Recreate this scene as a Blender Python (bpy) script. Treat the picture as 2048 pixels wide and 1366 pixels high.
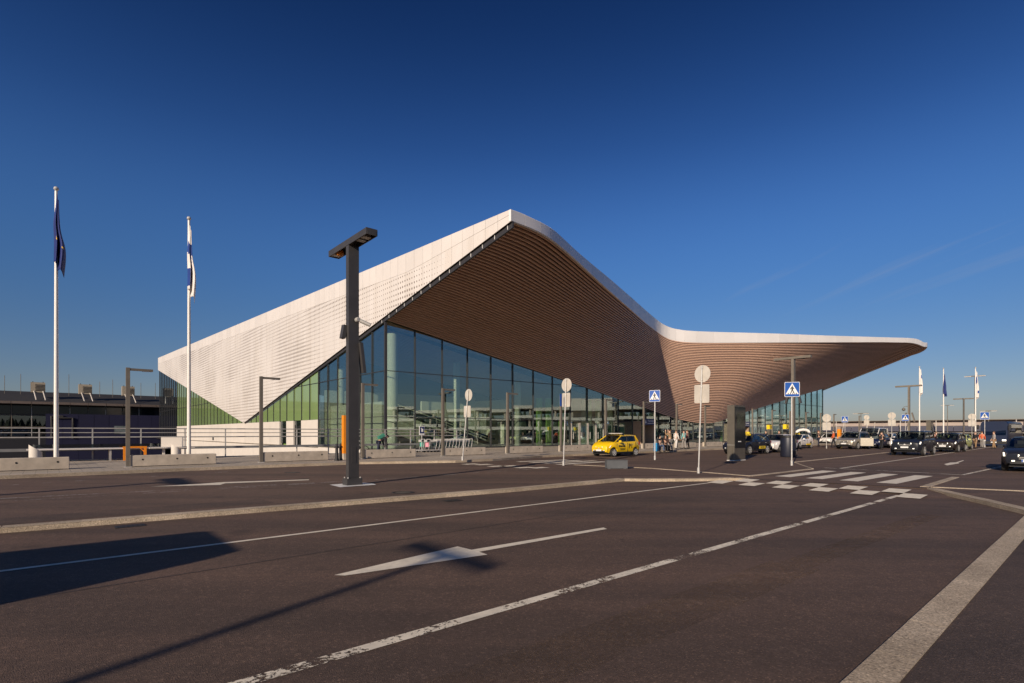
import bpy, bmesh, math, random
from mathutils import Vector, Matrix
random.seed(7)
R = math.radians
for o in list(bpy.data.objects):
    bpy.data.objects.remove(o)
SC = bpy.context.scene
COL = SC.collection

# ------------------------------------------------------------------ camera, sky, sun, exposure
FPX, HZ, CAMZ = 1080.0, 865.0, 1.65          # focal length and horizon in photo pixels, eye height
cam_d = bpy.data.cameras.new('camera')
cam_d.sensor_width = 36.0
cam_d.lens = 36.0 * FPX / 2048.0
cam_d.shift_y = (HZ - 683.0) / 2048.0
cam_d.clip_start = 0.05
cam_d.clip_end = 6000
cam = bpy.data.objects.new('camera', cam_d)
COL.objects.link(cam)
cam.location = (0, 0, CAMZ)
cam.rotation_euler = (R(90), 0, 0)
SC.camera = cam

SUN_AZ = math.atan2(-0.483, -0.875)           # compass angle of the sun, clockwise from +Y
SUN_EL = R(20)
CLX, CLY = -1.7, -0.18
world = bpy.data.worlds.new('World')
SC.world = world
world.use_nodes = True
wn, wl = world.node_tree.nodes, world.node_tree.links
wn.clear()
sky = wn.new('ShaderNodeTexSky')
sky.sky_type = 'NISHITA'
sky.sun_disc = False
sky.sun_elevation = SUN_EL
sky.sun_rotation = SUN_AZ
sky.altitude = 0
sky.air_density = 1.0
sky.dust_density = 0.6
sky.ozone_density = 3.0
gam = wn.new('ShaderNodeGamma')
gam.inputs[1].default_value = 1.0
# the sky deepens towards the zenith and turns grey-beige in the low haze, the same all round
wt = wn.new('ShaderNodeTexCoord')
wx = wn.new('ShaderNodeSeparateXYZ')
wl.new(wt.outputs['Generated'], wx.inputs[0])
wr_ = wn.new('ShaderNodeValToRGB')
wr_.color_ramp.interpolation = 'B_SPLINE'
stops = [(0.0, (0.62, 0.57, 0.66)), (0.10, (0.46, 0.50, 0.64)), (0.22, (0.36, 0.55, 0.79)), (0.34, (0.37, 0.62, 0.97)), (0.46, (0.205, 0.41, 0.76)), (0.62, (0.071, 0.183, 0.40)), (1.0, (0.055, 0.15, 0.34))]
el = wr_.color_ramp.elements
while len(el) < len(stops):
    el.new(0.5)
for e, (p, c) in zip(el, stops):
    e.position = p
    e.color = (*c, 1)
wl.new(wx.outputs[2], wr_.inputs[0])
hs = wn.new('ShaderNodeMix')
hs.data_type = 'RGBA'
hs.blend_type = 'MULTIPLY'
hs.inputs['Factor'].default_value = 1.0
# thin cirrus on a high plane
dv = wn.new('ShaderNodeVectorMath')
dv.operation = 'DIVIDE'
wl.new(wt.outputs['Generated'], dv.inputs[0])
cz = wn.new('ShaderNodeCombineXYZ')
mxz = wn.new('ShaderNodeMath')
mxz.operation = 'MAXIMUM'
mxz.inputs[1].default_value = 0.03
wl.new(wx.outputs[2], mxz.inputs[0])
for k in range(3):
    wl.new(mxz.outputs[0], cz.inputs[k])
wl.new(cz.outputs[0], dv.inputs[1])
wm = wn.new('ShaderNodeMapping')
wm.inputs['Rotation'].default_value = (0, 0, R(-6))
wm.inputs['Scale'].default_value = (2.0, 0.30, 1)
wm.inputs['Location'].default_value = (CLX, CLY, 0)
wl.new(dv.outputs[0], wm.inputs[0])
wz = wn.new('ShaderNodeTexNoise')
wz.inputs['Scale'].default_value = 1.1
wz.inputs['Detail'].default_value = 7
wz.inputs['Roughness'].default_value = 0.55
wz.inputs['Distortion'].default_value = 0.5
wl.new(wm.outputs[0], wz.inputs['Vector'])
wq = wn.new('ShaderNodeMapRange')
wq.inputs[1].default_value = 0.60
wq.inputs[2].default_value = 0.80
wq.inputs[3].default_value = 0.0
wq.inputs[4].default_value = 0.22
wl.new(wz.outputs['Fac'], wq.inputs[0])
wd = wn.new('ShaderNodeVectorMath')
wd.operation = 'DISTANCE'
wd.inputs[1].default_value = (2.3, 2.9, 1.0)
wl.new(dv.outputs[0], wd.inputs[0])
wf = wn.new('ShaderNodeMapRange')
wf.inputs[1].default_value = 0.5
wf.inputs[2].default_value = 1.9
wf.inputs[3].default_value = 1.0
wf.inputs[4].default_value = 0.0
wl.new(wd.outputs['Value'], wf.inputs[0])
wg = wn.new('ShaderNodeMath')
wg.operation = 'MULTIPLY'
wl.new(wq.outputs[0], wg.inputs[0])
wl.new(wf.outputs[0], wg.inputs[1])
cm = wn.new('ShaderNodeMix')
cm.data_type = 'RGBA'
cm.inputs['B'].default_value = (3.6, 3.7, 4.0, 1)
wl.new(wg.outputs[0], cm.inputs['Factor'])
bg = wn.new('ShaderNodeBackground')
bg.inputs[1].default_value = 0.1
wo = wn.new('ShaderNodeOutputWorld')
wl.new(sky.outputs[0], gam.inputs[0])
wl.new(gam.outputs[0], hs.inputs['A'])
wl.new(wr_.outputs[0], hs.inputs['B'])
wl.new(hs.outputs['Result'], cm.inputs['A'])
wl.new(cm.outputs['Result'], bg.inputs[0])
wl.new(bg.outputs[0], wo.inputs[0])

sd = bpy.data.lights.new('sun', 'SUN')
sd.energy = 4.9
sd.angle = R(0.5)
sd.color = (1.0, 0.845, 0.67)
sun = bpy.data.objects.new('sun', sd)
COL.objects.link(sun)
tosun = Vector((math.sin(SUN_AZ) * math.cos(SUN_EL), math.cos(SUN_AZ) * math.cos(SUN_EL), math.sin(SUN_EL)))
sun.rotation_euler = tosun.to_track_quat('Z', 'Y').to_euler()
sun.location = tosun * 200

SC.view_settings.view_transform = 'Standard'
SC.view_settings.look = 'None'
SC.view_settings.exposure = 0.0
SC.view_settings.gamma = 1.0
SC.view_settings.use_curve_mapping = False
SC.render.engine = 'CYCLES'
SC.cycles.max_bounces = 8
SC.cycles.transparent_max_bounces = 24
SC.cycles.caustics_reflective = False
SC.cycles.caustics_refractive = False

# ------------------------------------------------------------------ helpers: photo pixel -> place
RZ, SZ = -0.09, 0.12                         # near road and terminal pavement, the upper asphalt is z = 0


def G(px, py, z=0.0):
    d = FPX * (CAMZ - z) / (py - HZ)
    return Vector(((px - 1024) / FPX * d, d, z))


def GD(px, d, z=0.0):
    return Vector(((px - 1024) / FPX * d, d, z))


FD = Vector((0.758, 0.652, 0)).normalized()  # along the road and the terminal front
LD = Vector((-FD.y, FD.x, 0))                # away from the road
AF = math.atan2(FD.y, FD.x)


def lerp(a, b, t):
    return a + (b - a) * t


def sstep(t):
    t = max(0.0, min(1.0, t))
    return t * t * (3 - 2 * t)


def interp(tab, x):
    if x <= tab[0][0]:
        return tab[0][1]
    for (x0, y0), (x1, y1) in zip(tab, tab[1:]):
        if x <= x1:
            return y0 + (y1 - y0) * (x - x0) / (x1 - x0)
    return tab[-1][1]


# ------------------------------------------------------------------ materials
MATS = {}


def nodes_of(name):
    m = bpy.data.materials.new(name)
    m.use_nodes = True
    nt = m.node_tree
    return m, nt.nodes, nt.links, nt.nodes['Principled BSDF']


def coord(N, L, scale=1.0, kind='Object'):
    tc = N.new('ShaderNodeTexCoord')
    mp = N.new('ShaderNodeMapping')
    s = scale if isinstance(scale, (tuple, list)) else (scale,) * 3
    mp.inputs['Scale'].default_value = s
    L.new(tc.outputs[kind], mp.inputs[0])
    return mp.outputs[0]


def ramp(N, L, fac, stops):
    r = N.new('ShaderNodeValToRGB')
    el = r.color_ramp.elements
    while len(el) < len(stops):
        el.new(0.5)
    for e, (p, c) in zip(el, stops):
        e.position = p
        e.color = (c[0], c[1], c[2], 1)
    L.new(fac, r.inputs[0])
    return r.outputs[0]


def noise(N, L, vec, scale, detail=3, rough=0.55):
    n = N.new('ShaderNodeTexNoise')
    n.inputs['Scale'].default_value = scale
    n.inputs['Detail'].default_value = detail
    n.inputs['Roughness'].default_value = rough
    L.new(vec, n.inputs['Vector'])
    return n.outputs['Fac']


def mixc(N, L, fac, a, b, mode='MIX'):
    m = N.new('ShaderNodeMix')
    m.data_type = 'RGBA'
    m.blend_type = mode
    for sock, v in ((m.inputs['Factor'], fac), (m.inputs['A'], a), (m.inputs['B'], b)):
        if isinstance(v, (int, float)):
            sock.default_value = v
        elif isinstance(v, (tuple, list)):
            sock.default_value = (v[0], v[1], v[2], 1)
        else:
            L.new(v, sock)
    return m.outputs['Result']


def mth(N, L, op, a, b=None, clamp=False):
    m = N.new('ShaderNodeMath')
    m.operation = op
    m.use_clamp = clamp
    for i, v in enumerate((a, b)):
        if v is None:
            continue
        if isinstance(v, (int, float)):
            m.inputs[i].default_value = v
        else:
            L.new(v, m.inputs[i])
    return m.outputs[0]


def bump(N, L, B, h, strength=0.3, dist=0.01):
    b = N.new('ShaderNodeBump')
    b.inputs['Strength'].default_value = strength
    b.inputs['Distance'].default_value = dist
    L.new(h, b.inputs['Height'])
    L.new(b.outputs[0], B.inputs['Normal'])


def own_tone(N, L, col, amt):
    oi = N.new('ShaderNodeObjectInfo')
    mr = N.new('ShaderNodeMapRange')
    mr.inputs[3].default_value = 1 - amt
    mr.inputs[4].default_value = 1 + amt
    L.new(oi.outputs['Random'], mr.inputs[0])
    return mixc(N, L, 1.0, col, mr.outputs[0], 'MULTIPLY')


def plain(name, c, rough=0.5, metal=0.0, var=0.12, scale=3.0, coat=0.0, emit=None, es=0.0, bumpy=0.0):
    if name in MATS:
        return MATS[name]
    m, N, L, B = nodes_of(name)
    v = coord(N, L)
    f = noise(N, L, v, scale, 4)
    c0 = tuple(x * (1 - var) for x in c)
    c1 = tuple(min(1, x * (1 + var)) for x in c)
    L.new(own_tone(N, L, ramp(N, L, f, [(0.3, c0), (0.7, c1)]), 0.05), B.inputs['Base Color'])
    B.inputs['Roughness'].default_value = rough
    B.inputs['Metallic'].default_value = metal
    B.inputs['Coat Weight'].default_value = coat
    B.inputs['Coat Roughness'].default_value = 0.04
    if emit:
        B.inputs['Emission Color'].default_value = (*emit, 1)
        B.inputs['Emission Strength'].default_value = es
    if bumpy:
        bump(N, L, B, noise(N, L, v, scale * 20, 3), bumpy, 0.01)
    MATS[name] = m
    return m


def asphalt(name, tint, seam=False):
    m, N, L, B = nodes_of(name)
    v = coord(N, L)
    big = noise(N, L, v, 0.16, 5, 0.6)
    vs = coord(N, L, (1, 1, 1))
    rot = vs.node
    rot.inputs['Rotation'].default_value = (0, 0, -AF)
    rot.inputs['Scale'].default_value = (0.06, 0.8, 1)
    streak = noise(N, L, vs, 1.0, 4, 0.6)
    mid = noise(N, L, v, 2.2, 5, 0.7)
    vo = N.new('ShaderNodeTexVoronoi')
    vo.inputs['Scale'].default_value = 95
    L.new(v, vo.inputs['Vector'])
    vo2 = N.new('ShaderNodeTexVoronoi')
    vo2.inputs['Scale'].default_value = 24
    L.new(v, vo2.inputs['Vector'])
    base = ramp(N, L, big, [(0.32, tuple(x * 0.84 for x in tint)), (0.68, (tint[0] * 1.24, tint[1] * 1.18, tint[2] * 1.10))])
    base = mixc(N, L, mth(N, L, 'MULTIPLY', ramp(N, L, streak, [(0.40, (0, 0, 0)), (0.66, (1, 1, 1))]), 0.58), base, tuple(x * 1.75 for x in (tint[0] * 1.12, tint[1], tint[2] * 0.9)))  # warm lighter lane streaks, also standing in for patches of reflected sunlight
    base = mixc(N, L, mth(N, L, 'MULTIPLY', ramp(N, L, mid, [(0.5, (0, 0, 0)), (0.72, (1, 1, 1))]), 0.35), base, tuple(x * 0.62 for x in tint))
    # stones of the wearing course: per-cell grey
    sep = N.new('ShaderNodeSeparateColor')
    L.new(vo.outputs['Color'], sep.inputs[0])
    agg = ramp(N, L, sep.outputs[0], [(0.0, (0.70,) * 3), (0.55, (0.97,) * 3), (0.90, (1.08,) * 3), (1.0, (2.0, 1.9, 1.75))])
    base = mixc(N, L, 1.0, base, agg, 'MULTIPLY')
    sep2 = N.new('ShaderNodeSeparateColor')
    L.new(vo2.outputs['Color'], sep2.inputs[0])
    agg2 = ramp(N, L, sep2.outputs[1], [(0.0, (0.93,) * 3), (0.9, (1.03,) * 3), (1.0, (1.25,) * 3)])
    base = mixc(N, L, 1.0, base, agg2, 'MULTIPLY')
    # oil drips, tar dribbles and long patches of finer surfacing
    spot = noise(N, L, v, 0.9, 2, 0.4)
    base = mixc(N, L, mth(N, L, 'MULTIPLY', ramp(N, L, spot, [(0.66, (0, 0, 0)), (0.74, (1, 1, 1))]), 0.45), base, tuple(x * 0.45 for x in tint))
    crk = N.new('ShaderNodeTexVoronoi')
    crk.feature = 'DISTANCE_TO_EDGE'
    crk.inputs['Scale'].default_value = 0.30
    wv = N.new('ShaderNodeVectorMath')
    wv.operation = 'ADD'
    L.new(v, wv.inputs[0])
    nv = N.new('ShaderNodeTexNoise')
    nv.inputs['Scale'].default_value = 1.3
    nv.inputs['Detail'].default_value = 5
    L.new(v, nv.inputs['Vector'])
    L.new(nv.outputs['Color'], wv.inputs[1])
    L.new(wv.outputs[0], crk.inputs['Vector'])
    ck = ramp(N, L, crk.outputs['Distance'], [(0.0, (1, 1, 1)), (0.006, (0, 0, 0))])
    ck = mth(N, L, 'MULTIPLY', ck, ramp(N, L, big, [(0.52, (0, 0, 0)), (0.60, (1, 1, 1))]))
    base = mixc(N, L, mth(N, L, 'MULTIPLY', ck, 0.7), base, tuple(x * 0.35 for x in tint))
    L.new(base, B.inputs['Base Color'])
    B.inputs['Roughness'].default_value = 0.82
    B.inputs['Specular IOR Level'].default_value = 0.3
    if seam:
        keep = ramp(N, L, mth(N, L, 'ADD', mth(N, L, 'MULTIPLY', mid, 0.6), mth(N, L, 'MULTIPLY', streak, 0.4)), [(0.34, (0, 0, 0)), (0.66, (1, 1, 1))])
        L.new(keep, B.inputs['Alpha'])
    h = mth(N, L, 'ADD', vo.outputs['Distance'], mth(N, L, 'MULTIPLY', mid, 1.5))
    bump(N, L, B, h, 0.38, 0.010)
    MATS[name] = m
    return m


def worn_paint(name, amount, c=(0.90, 0.80, 0.64)):
    m, N, L, B = nodes_of(name)
    v = coord(N, L)
    n1 = noise(N, L, v, 1.3, 6, 0.72)
    n2 = noise(N, L, v, 26, 4, 0.7)
    f = mth(N, L, 'ADD', mth(N, L, 'MULTIPLY', n1, 0.62), mth(N, L, 'MULTIPLY', n2, 0.38))
    keep = ramp(N, L, f, [(amount, (0, 0, 0)), (amount + 0.03, (1, 1, 1))])
    dirt = noise(N, L, v, 5, 5, 0.7)
    L.new(ramp(N, L, dirt, [(0.3, tuple(x * 0.72 for x in c)), (0.65, c)]), B.inputs['Base Color'])
    B.inputs['Roughness'].default_value = 0.7
    L.new(keep, B.inputs['Alpha'])
    bump(N, L, B, n2, 0.25, 0.004)
    MATS[name] = m
    return m


def granite(name, c):
    m, N, L, B = nodes_of(name)
    v = coord(N, L)
    vo = N.new('ShaderNodeTexVoronoi')
    vo.inputs['Scale'].default_value = 75
    L.new(v, vo.inputs['Vector'])
    sep = N.new('ShaderNodeSeparateColor')
    L.new(vo.outputs['Color'], sep.inputs[0])
    sp = ramp(N, L, sep.outputs[0], [(0.0, tuple(x * 0.5 for x in c)), (0.35, tuple(x * 0.9 for x in c)), (0.8, c), (1.0, tuple(min(1, x * 1.45) for x in c))])
    st = noise(N, L, v, 0.9, 5, 0.65)
    L.new(own_tone(N, L, mixc(N, L, 1.0, sp, ramp(N, L, st, [(0.3, (0.72, 0.68, 0.62)), (0.65, (1.08, 1.05, 1.0))]), 'MULTIPLY'), 0.13), B.inputs['Base Color'])
    B.inputs['Roughness'].default_value = 0.8
    bump(N, L, B, noise(N, L, v, 40, 4, 0.7), 0.5, 0.01)
    MATS[name] = m
    return m


def paving(name):
    m, N, L, B = nodes_of(name)
    v = coord(N, L)
    v.node.inputs['Rotation'].default_value = (0, 0, -AF)
    br = N.new('ShaderNodeTexBrick')
    br.inputs['Scale'].default_value = 1.0
    br.inputs['Brick Width'].default_value = 0.7
    br.inputs['Row Height'].default_value = 0.35
    br.inputs['Mortar Size'].default_value = 0.012
    br.inputs['Color1'].default_value = (0.50, 0.43, 0.35, 1)
    br.inputs['Color2'].default_value = (0.42, 0.365, 0.30, 1)
    br.inputs['Mortar'].default_value = (0.16, 0.14, 0.12, 1)
    L.new(v, br.inputs['Vector'])
    st = noise(N, L, v, 0.35, 5, 0.65)
    L.new(mixc(N, L, 1.0, br.outputs['Color'], ramp(N, L, st, [(0.3, (0.75, 0.73, 0.7)), (0.7, (1.1, 1.08, 1.05))]), 'MULTIPLY'), B.inputs['Base Color'])
    B.inputs['Roughness'].default_value = 0.85
    bump(N, L, B, noise(N, L, v, 30, 4), 0.3, 0.01)
    MATS[name] = m
    return m


def glass(name, tint, refl=0.10, gloss=(0.85, 0.92, 0.95)):
    m = bpy.data.materials.new(name)
    m.use_nodes = True
    N, L = m.node_tree.nodes, m.node_tree.links
    N.clear()
    tr = N.new('ShaderNodeBsdfTransparent')
    tr.inputs[0].default_value = (*tint, 1)
    gl = N.new('ShaderNodeBsdfGlossy')
    gl.inputs['Roughness'].default_value = 0.012
    gl.inputs['Color'].default_value = (*gloss, 1)
    fr = N.new('ShaderNodeLayerWeight')
    fr.inputs['Blend'].default_value = 0.5
    grz = mth(N, L, 'MULTIPLY', mth(N, L, 'POWER', fr.outputs['Facing'], 4.0), 0.9)
    v = coord(N, L)
    b = N.new('ShaderNodeBump')
    b.inputs['Strength'].default_value = 0.05
    b.inputs['Distance'].default_value = 0.02
    L.new(noise(N, L, v, 0.5, 2), b.inputs['Height'])
    L.new(b.outputs[0], gl.inputs['Normal'])
    fac = mth(N, L, 'ADD', grz, refl, True)
    mx = N.new('ShaderNodeMixShader')
    out = N.new('ShaderNodeOutputMaterial')
    L.new(fac, mx.inputs[0])
    L.new(tr.outputs[0], mx.inputs[1])
    L.new(gl.outputs[0], mx.inputs[2])
    L.new(mx.outputs[0], out.inputs[0])
    MATS[name] = m
    return m


def slat_wood(name, c):
    m, N, L, B = nodes_of(name)
    v = coord(N, L, (0.7, 8, 8))
    f = noise(N, L, v, 1.5, 5, 0.65)
    L.new(own_tone(N, L, ramp(N, L, f, [(0.25, tuple(x * 0.72 for x in c)), (0.75, tuple(x * 1.15 for x in c))]), 0.055), B.inputs['Base Color'])
    B.inputs['Roughness'].default_value = 0.6
    MATS[name] = m
    return m


def perforated(name):
    """White aluminium sheet with rows of punched holes that swell and fade in bands; UV = metres along and up the wall."""
    m, N, L, B = nodes_of(name)
    tc = N.new('ShaderNodeTexCoord')
    sp = N.new('ShaderNodeSeparateXYZ')
    L.new(tc.outputs['UV'], sp.inputs[0])
    u, w = sp.outputs[0], sp.outputs[1]
    cu = mth(N, L, 'SUBTRACT', mth(N, L, 'FRACT', mth(N, L, 'DIVIDE', u, 0.37)), 0.5)
    cw = mth(N, L, 'SUBTRACT', mth(N, L, 'FRACT', mth(N, L, 'DIVIDE', w, 0.43)), 0.5)
    d2 = mth(N, L, 'ADD', mth(N, L, 'MULTIPLY', mth(N, L, 'MULTIPLY', cu, cu), 0.8), mth(N, L, 'MULTIPLY', cw, cw))
    dist = mth(N, L, 'SQRT', d2)
    mp = N.new('ShaderNodeMapping')
    mp.inputs['Scale'].default_value = (0.075, 0.13, 1)
    mp.inputs['Location'].default_value = (0.35, 0.2, 0)
    L.new(tc.outputs['UV'], mp.inputs[0])
    nz = noise(N, L, mp.outputs[0], 1.0, 2, 0.5)
    band = N.new('ShaderNodeMapRange')
    band.inputs[1].default_value = 0.36
    band.inputs[2].default_value = 0.62
    band.inputs[3].default_value = 0.10
    band.inputs[4].default_value = 0.29
    L.new(nz, band.inputs[0])
    # no holes near the tip, full from four metres behind it
    tipf = N.new('ShaderNodeMapRange')
    tipf.inputs[1].default_value = -12.0
    tipf.inputs[2].default_value = -4.5
    tipf.inputs[3].default_value = 0.0
    tipf.inputs[4].default_value = 1.0
    L.new(u, tipf.inputs[0])
    endf = N.new('ShaderNodeMapRange')
    endf.inputs[1].default_value = 112
    endf.inputs[2].default_value = 126
    endf.inputs[3].default_value = 1.0
    endf.inputs[4].default_value = 0.0
    L.new(u, endf.inputs[0])
    r = mth(N, L, 'MULTIPLY', mth(N, L, 'MULTIPLY', band.outputs[0], tipf.outputs[0]), endf.outputs[0])
    hole = mth(N, L, 'LESS_THAN', dist, r)
    v = coord(N, L)
    f = noise(N, L, v, 0.25, 4)
    white = ramp(N, L, f, [(0.3, (0.675, 0.625, 0.58)), (0.7, (0.725, 0.672, 0.628))])
    mr2 = N.new('ShaderNodeMapping')
    mr2.inputs['Scale'].default_value = (0.9, 0.12, 1)
    L.new(tc.outputs['UV'], mr2.inputs[0])
    rain = ramp(N, L, noise(N, L, mr2.outputs[0], 1.0, 5, 0.65), [(0.35, (0.94, 0.925, 0.90)), (0.6, (1.02, 1.02, 1.02))])
    white = mixc(N, L, 1.0, own_tone(N, L, white, 0.022), rain, 'MULTIPLY')
    L.new(mixc(N, L, hole, white, (0.27, 0.225, 0.19)), B.inputs['Base Color'])
    B.inputs['Roughness'].default_value = 0.42
    MATS[name] = m
    return m


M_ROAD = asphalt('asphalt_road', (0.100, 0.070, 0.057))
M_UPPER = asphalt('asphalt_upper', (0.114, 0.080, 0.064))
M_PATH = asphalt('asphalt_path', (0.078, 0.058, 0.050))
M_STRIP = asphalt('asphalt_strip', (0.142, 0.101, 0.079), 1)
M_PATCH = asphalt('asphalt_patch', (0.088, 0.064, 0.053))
M_PAVE = paving('paving')
M_KERB = granite('kerb_granite', (0.53, 0.44, 0.335))
M_PAINT = worn_paint('road_paint', 0.30)
M_PAINTW = worn_paint('road_paint_worn', 0.458)
M_PAINTF = worn_paint('road_paint_faded', 0.50, (0.5, 0.45, 0.4))
M_CONC = plain('concrete', (0.47, 0.40, 0.32), 0.85, var=0.16, scale=2.5, bumpy=0.15)
M_WHITEP = perforated('perforated_white_metal')
M_WHITE = plain('white_panel', (0.70, 0.648, 0.604), 0.45, var=0.03, scale=0.6)
M_FASCIA = plain('fascia_metal', (0.80, 0.765, 0.74), 0.38, 0.0, var=0.04, scale=0.4)
M_WALL = plain('white_wall', (0.62, 0.565, 0.50), 0.7, var=0.05, scale=0.7)
M_DARK = plain('dark_trim', (0.035, 0.033, 0.035), 0.5)
M_BACK = plain('soffit_backing', (0.03, 0.022, 0.02), 0.8)
M_SLAT = slat_wood('slat_wood', (0.66, 0.415, 0.295))
M_GLASS = glass('clear_glass', (0.87, 0.94, 0.92), 0.23, (0.86, 1.0, 1.0))
M_GLASSL = glass('side_glass', (0.87, 0.935, 0.91), 0.22, (0.85, 1.0, 1.0))
M_GLASSB = glass('dark_blue_glass', (0.28, 0.38, 0.42), 0.16)
M_GREEN = plain('green_glass', (0.25, 0.36, 0.135), 0.08, var=0.12, scale=0.12, coat=1.0)
M_GREEN.node_tree.nodes['Principled BSDF'].inputs['Coat IOR'].default_value = 1.9
M_LAMP = plain('lamp_grey', (0.060, 0.056, 0.055), 0.5, 0.2)
M_LAMPL = plain('lamp_taupe', (0.17, 0.145, 0.115), 0.5, 0.1)
M_POLE = plain('pole_white', (0.80, 0.76, 0.70), 0.35, 0.0, var=0.03)
M_GALV = plain('galvanised', (0.55, 0.53, 0.50), 0.45, 0.25)
M_SIGNB = plain('sign_back', (0.55, 0.50, 0.43), 0.5, 0.1)
M_RAIL = plain('rail_grey', (0.42, 0.40, 0.37), 0.5, 0.2)
M_BLUE = plain('sign_blue', (0.008, 0.085, 0.38), 0.4, var=0.03)
M_SIGNW = plain('sign_white', (0.80, 0.79, 0.76), 0.4, var=0.03)
M_BLACK = plain('black_matt', (0.012, 0.012, 0.013), 0.6)
M_NAVY = plain('navy_cladding', (0.0025, 0.003, 0.030), 0.85, var=0.1, scale=0.3)
M_INT = plain('interior_cream', (0.74, 0.70, 0.52), 0.8, var=0.05)
M_INTG = plain('interior_green', (0.36, 0.56, 0.13), 0.6, var=0.06)
M_FLOOR = plain('interior_floor', (0.22, 0.20, 0.17), 0.4)
M_INTD = plain('interior_dark', (0.06, 0.075, 0.08), 0.8)
M_BROWN = plain('portal_brown', (0.36, 0.25, 0.17), 0.6)
M_ORANGE = plain('orange_panel', (0.85, 0.27, 0.01), 0.4, var=0.04)
M_SCREEN = plain('dark_screen', (0.012, 0.016, 0.020), 0.08, var=0.1)
M_TAUPE = plain('totem_grey', (0.115, 0.10, 0.078), 0.45, 0.1)
M_TYRE = plain('tyre_rubber', (0.02, 0.019, 0.018), 0.8)
M_RIM = plain('rim_alloy', (0.66, 0.64, 0.60), 0.35, 0.3)
M_CARGLASS = glass('car_glass', (0.50, 0.55, 0.55), 0.05)
M_LENS = plain('lamp_lens', (0.80, 0.80, 0.78), 0.12)
M_HEAD = plain('headlamp_lit', (0.9, 0.9, 0.85), 0.2, emit=(1.0, 0.86, 0.66), es=1.6)
M_TAIL = plain('tail_red', (0.35, 0.012, 0.01), 0.2)
M_YEL = plain('taxi_yellow', (0.86, 0.60, 0.02), 0.35, var=0.03)
M_SKIN = plain('skin', (0.55, 0.33, 0.23), 0.6)
M_HAIR = plain('hair_dark', (0.035, 0.022, 0.015), 0.7)


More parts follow.
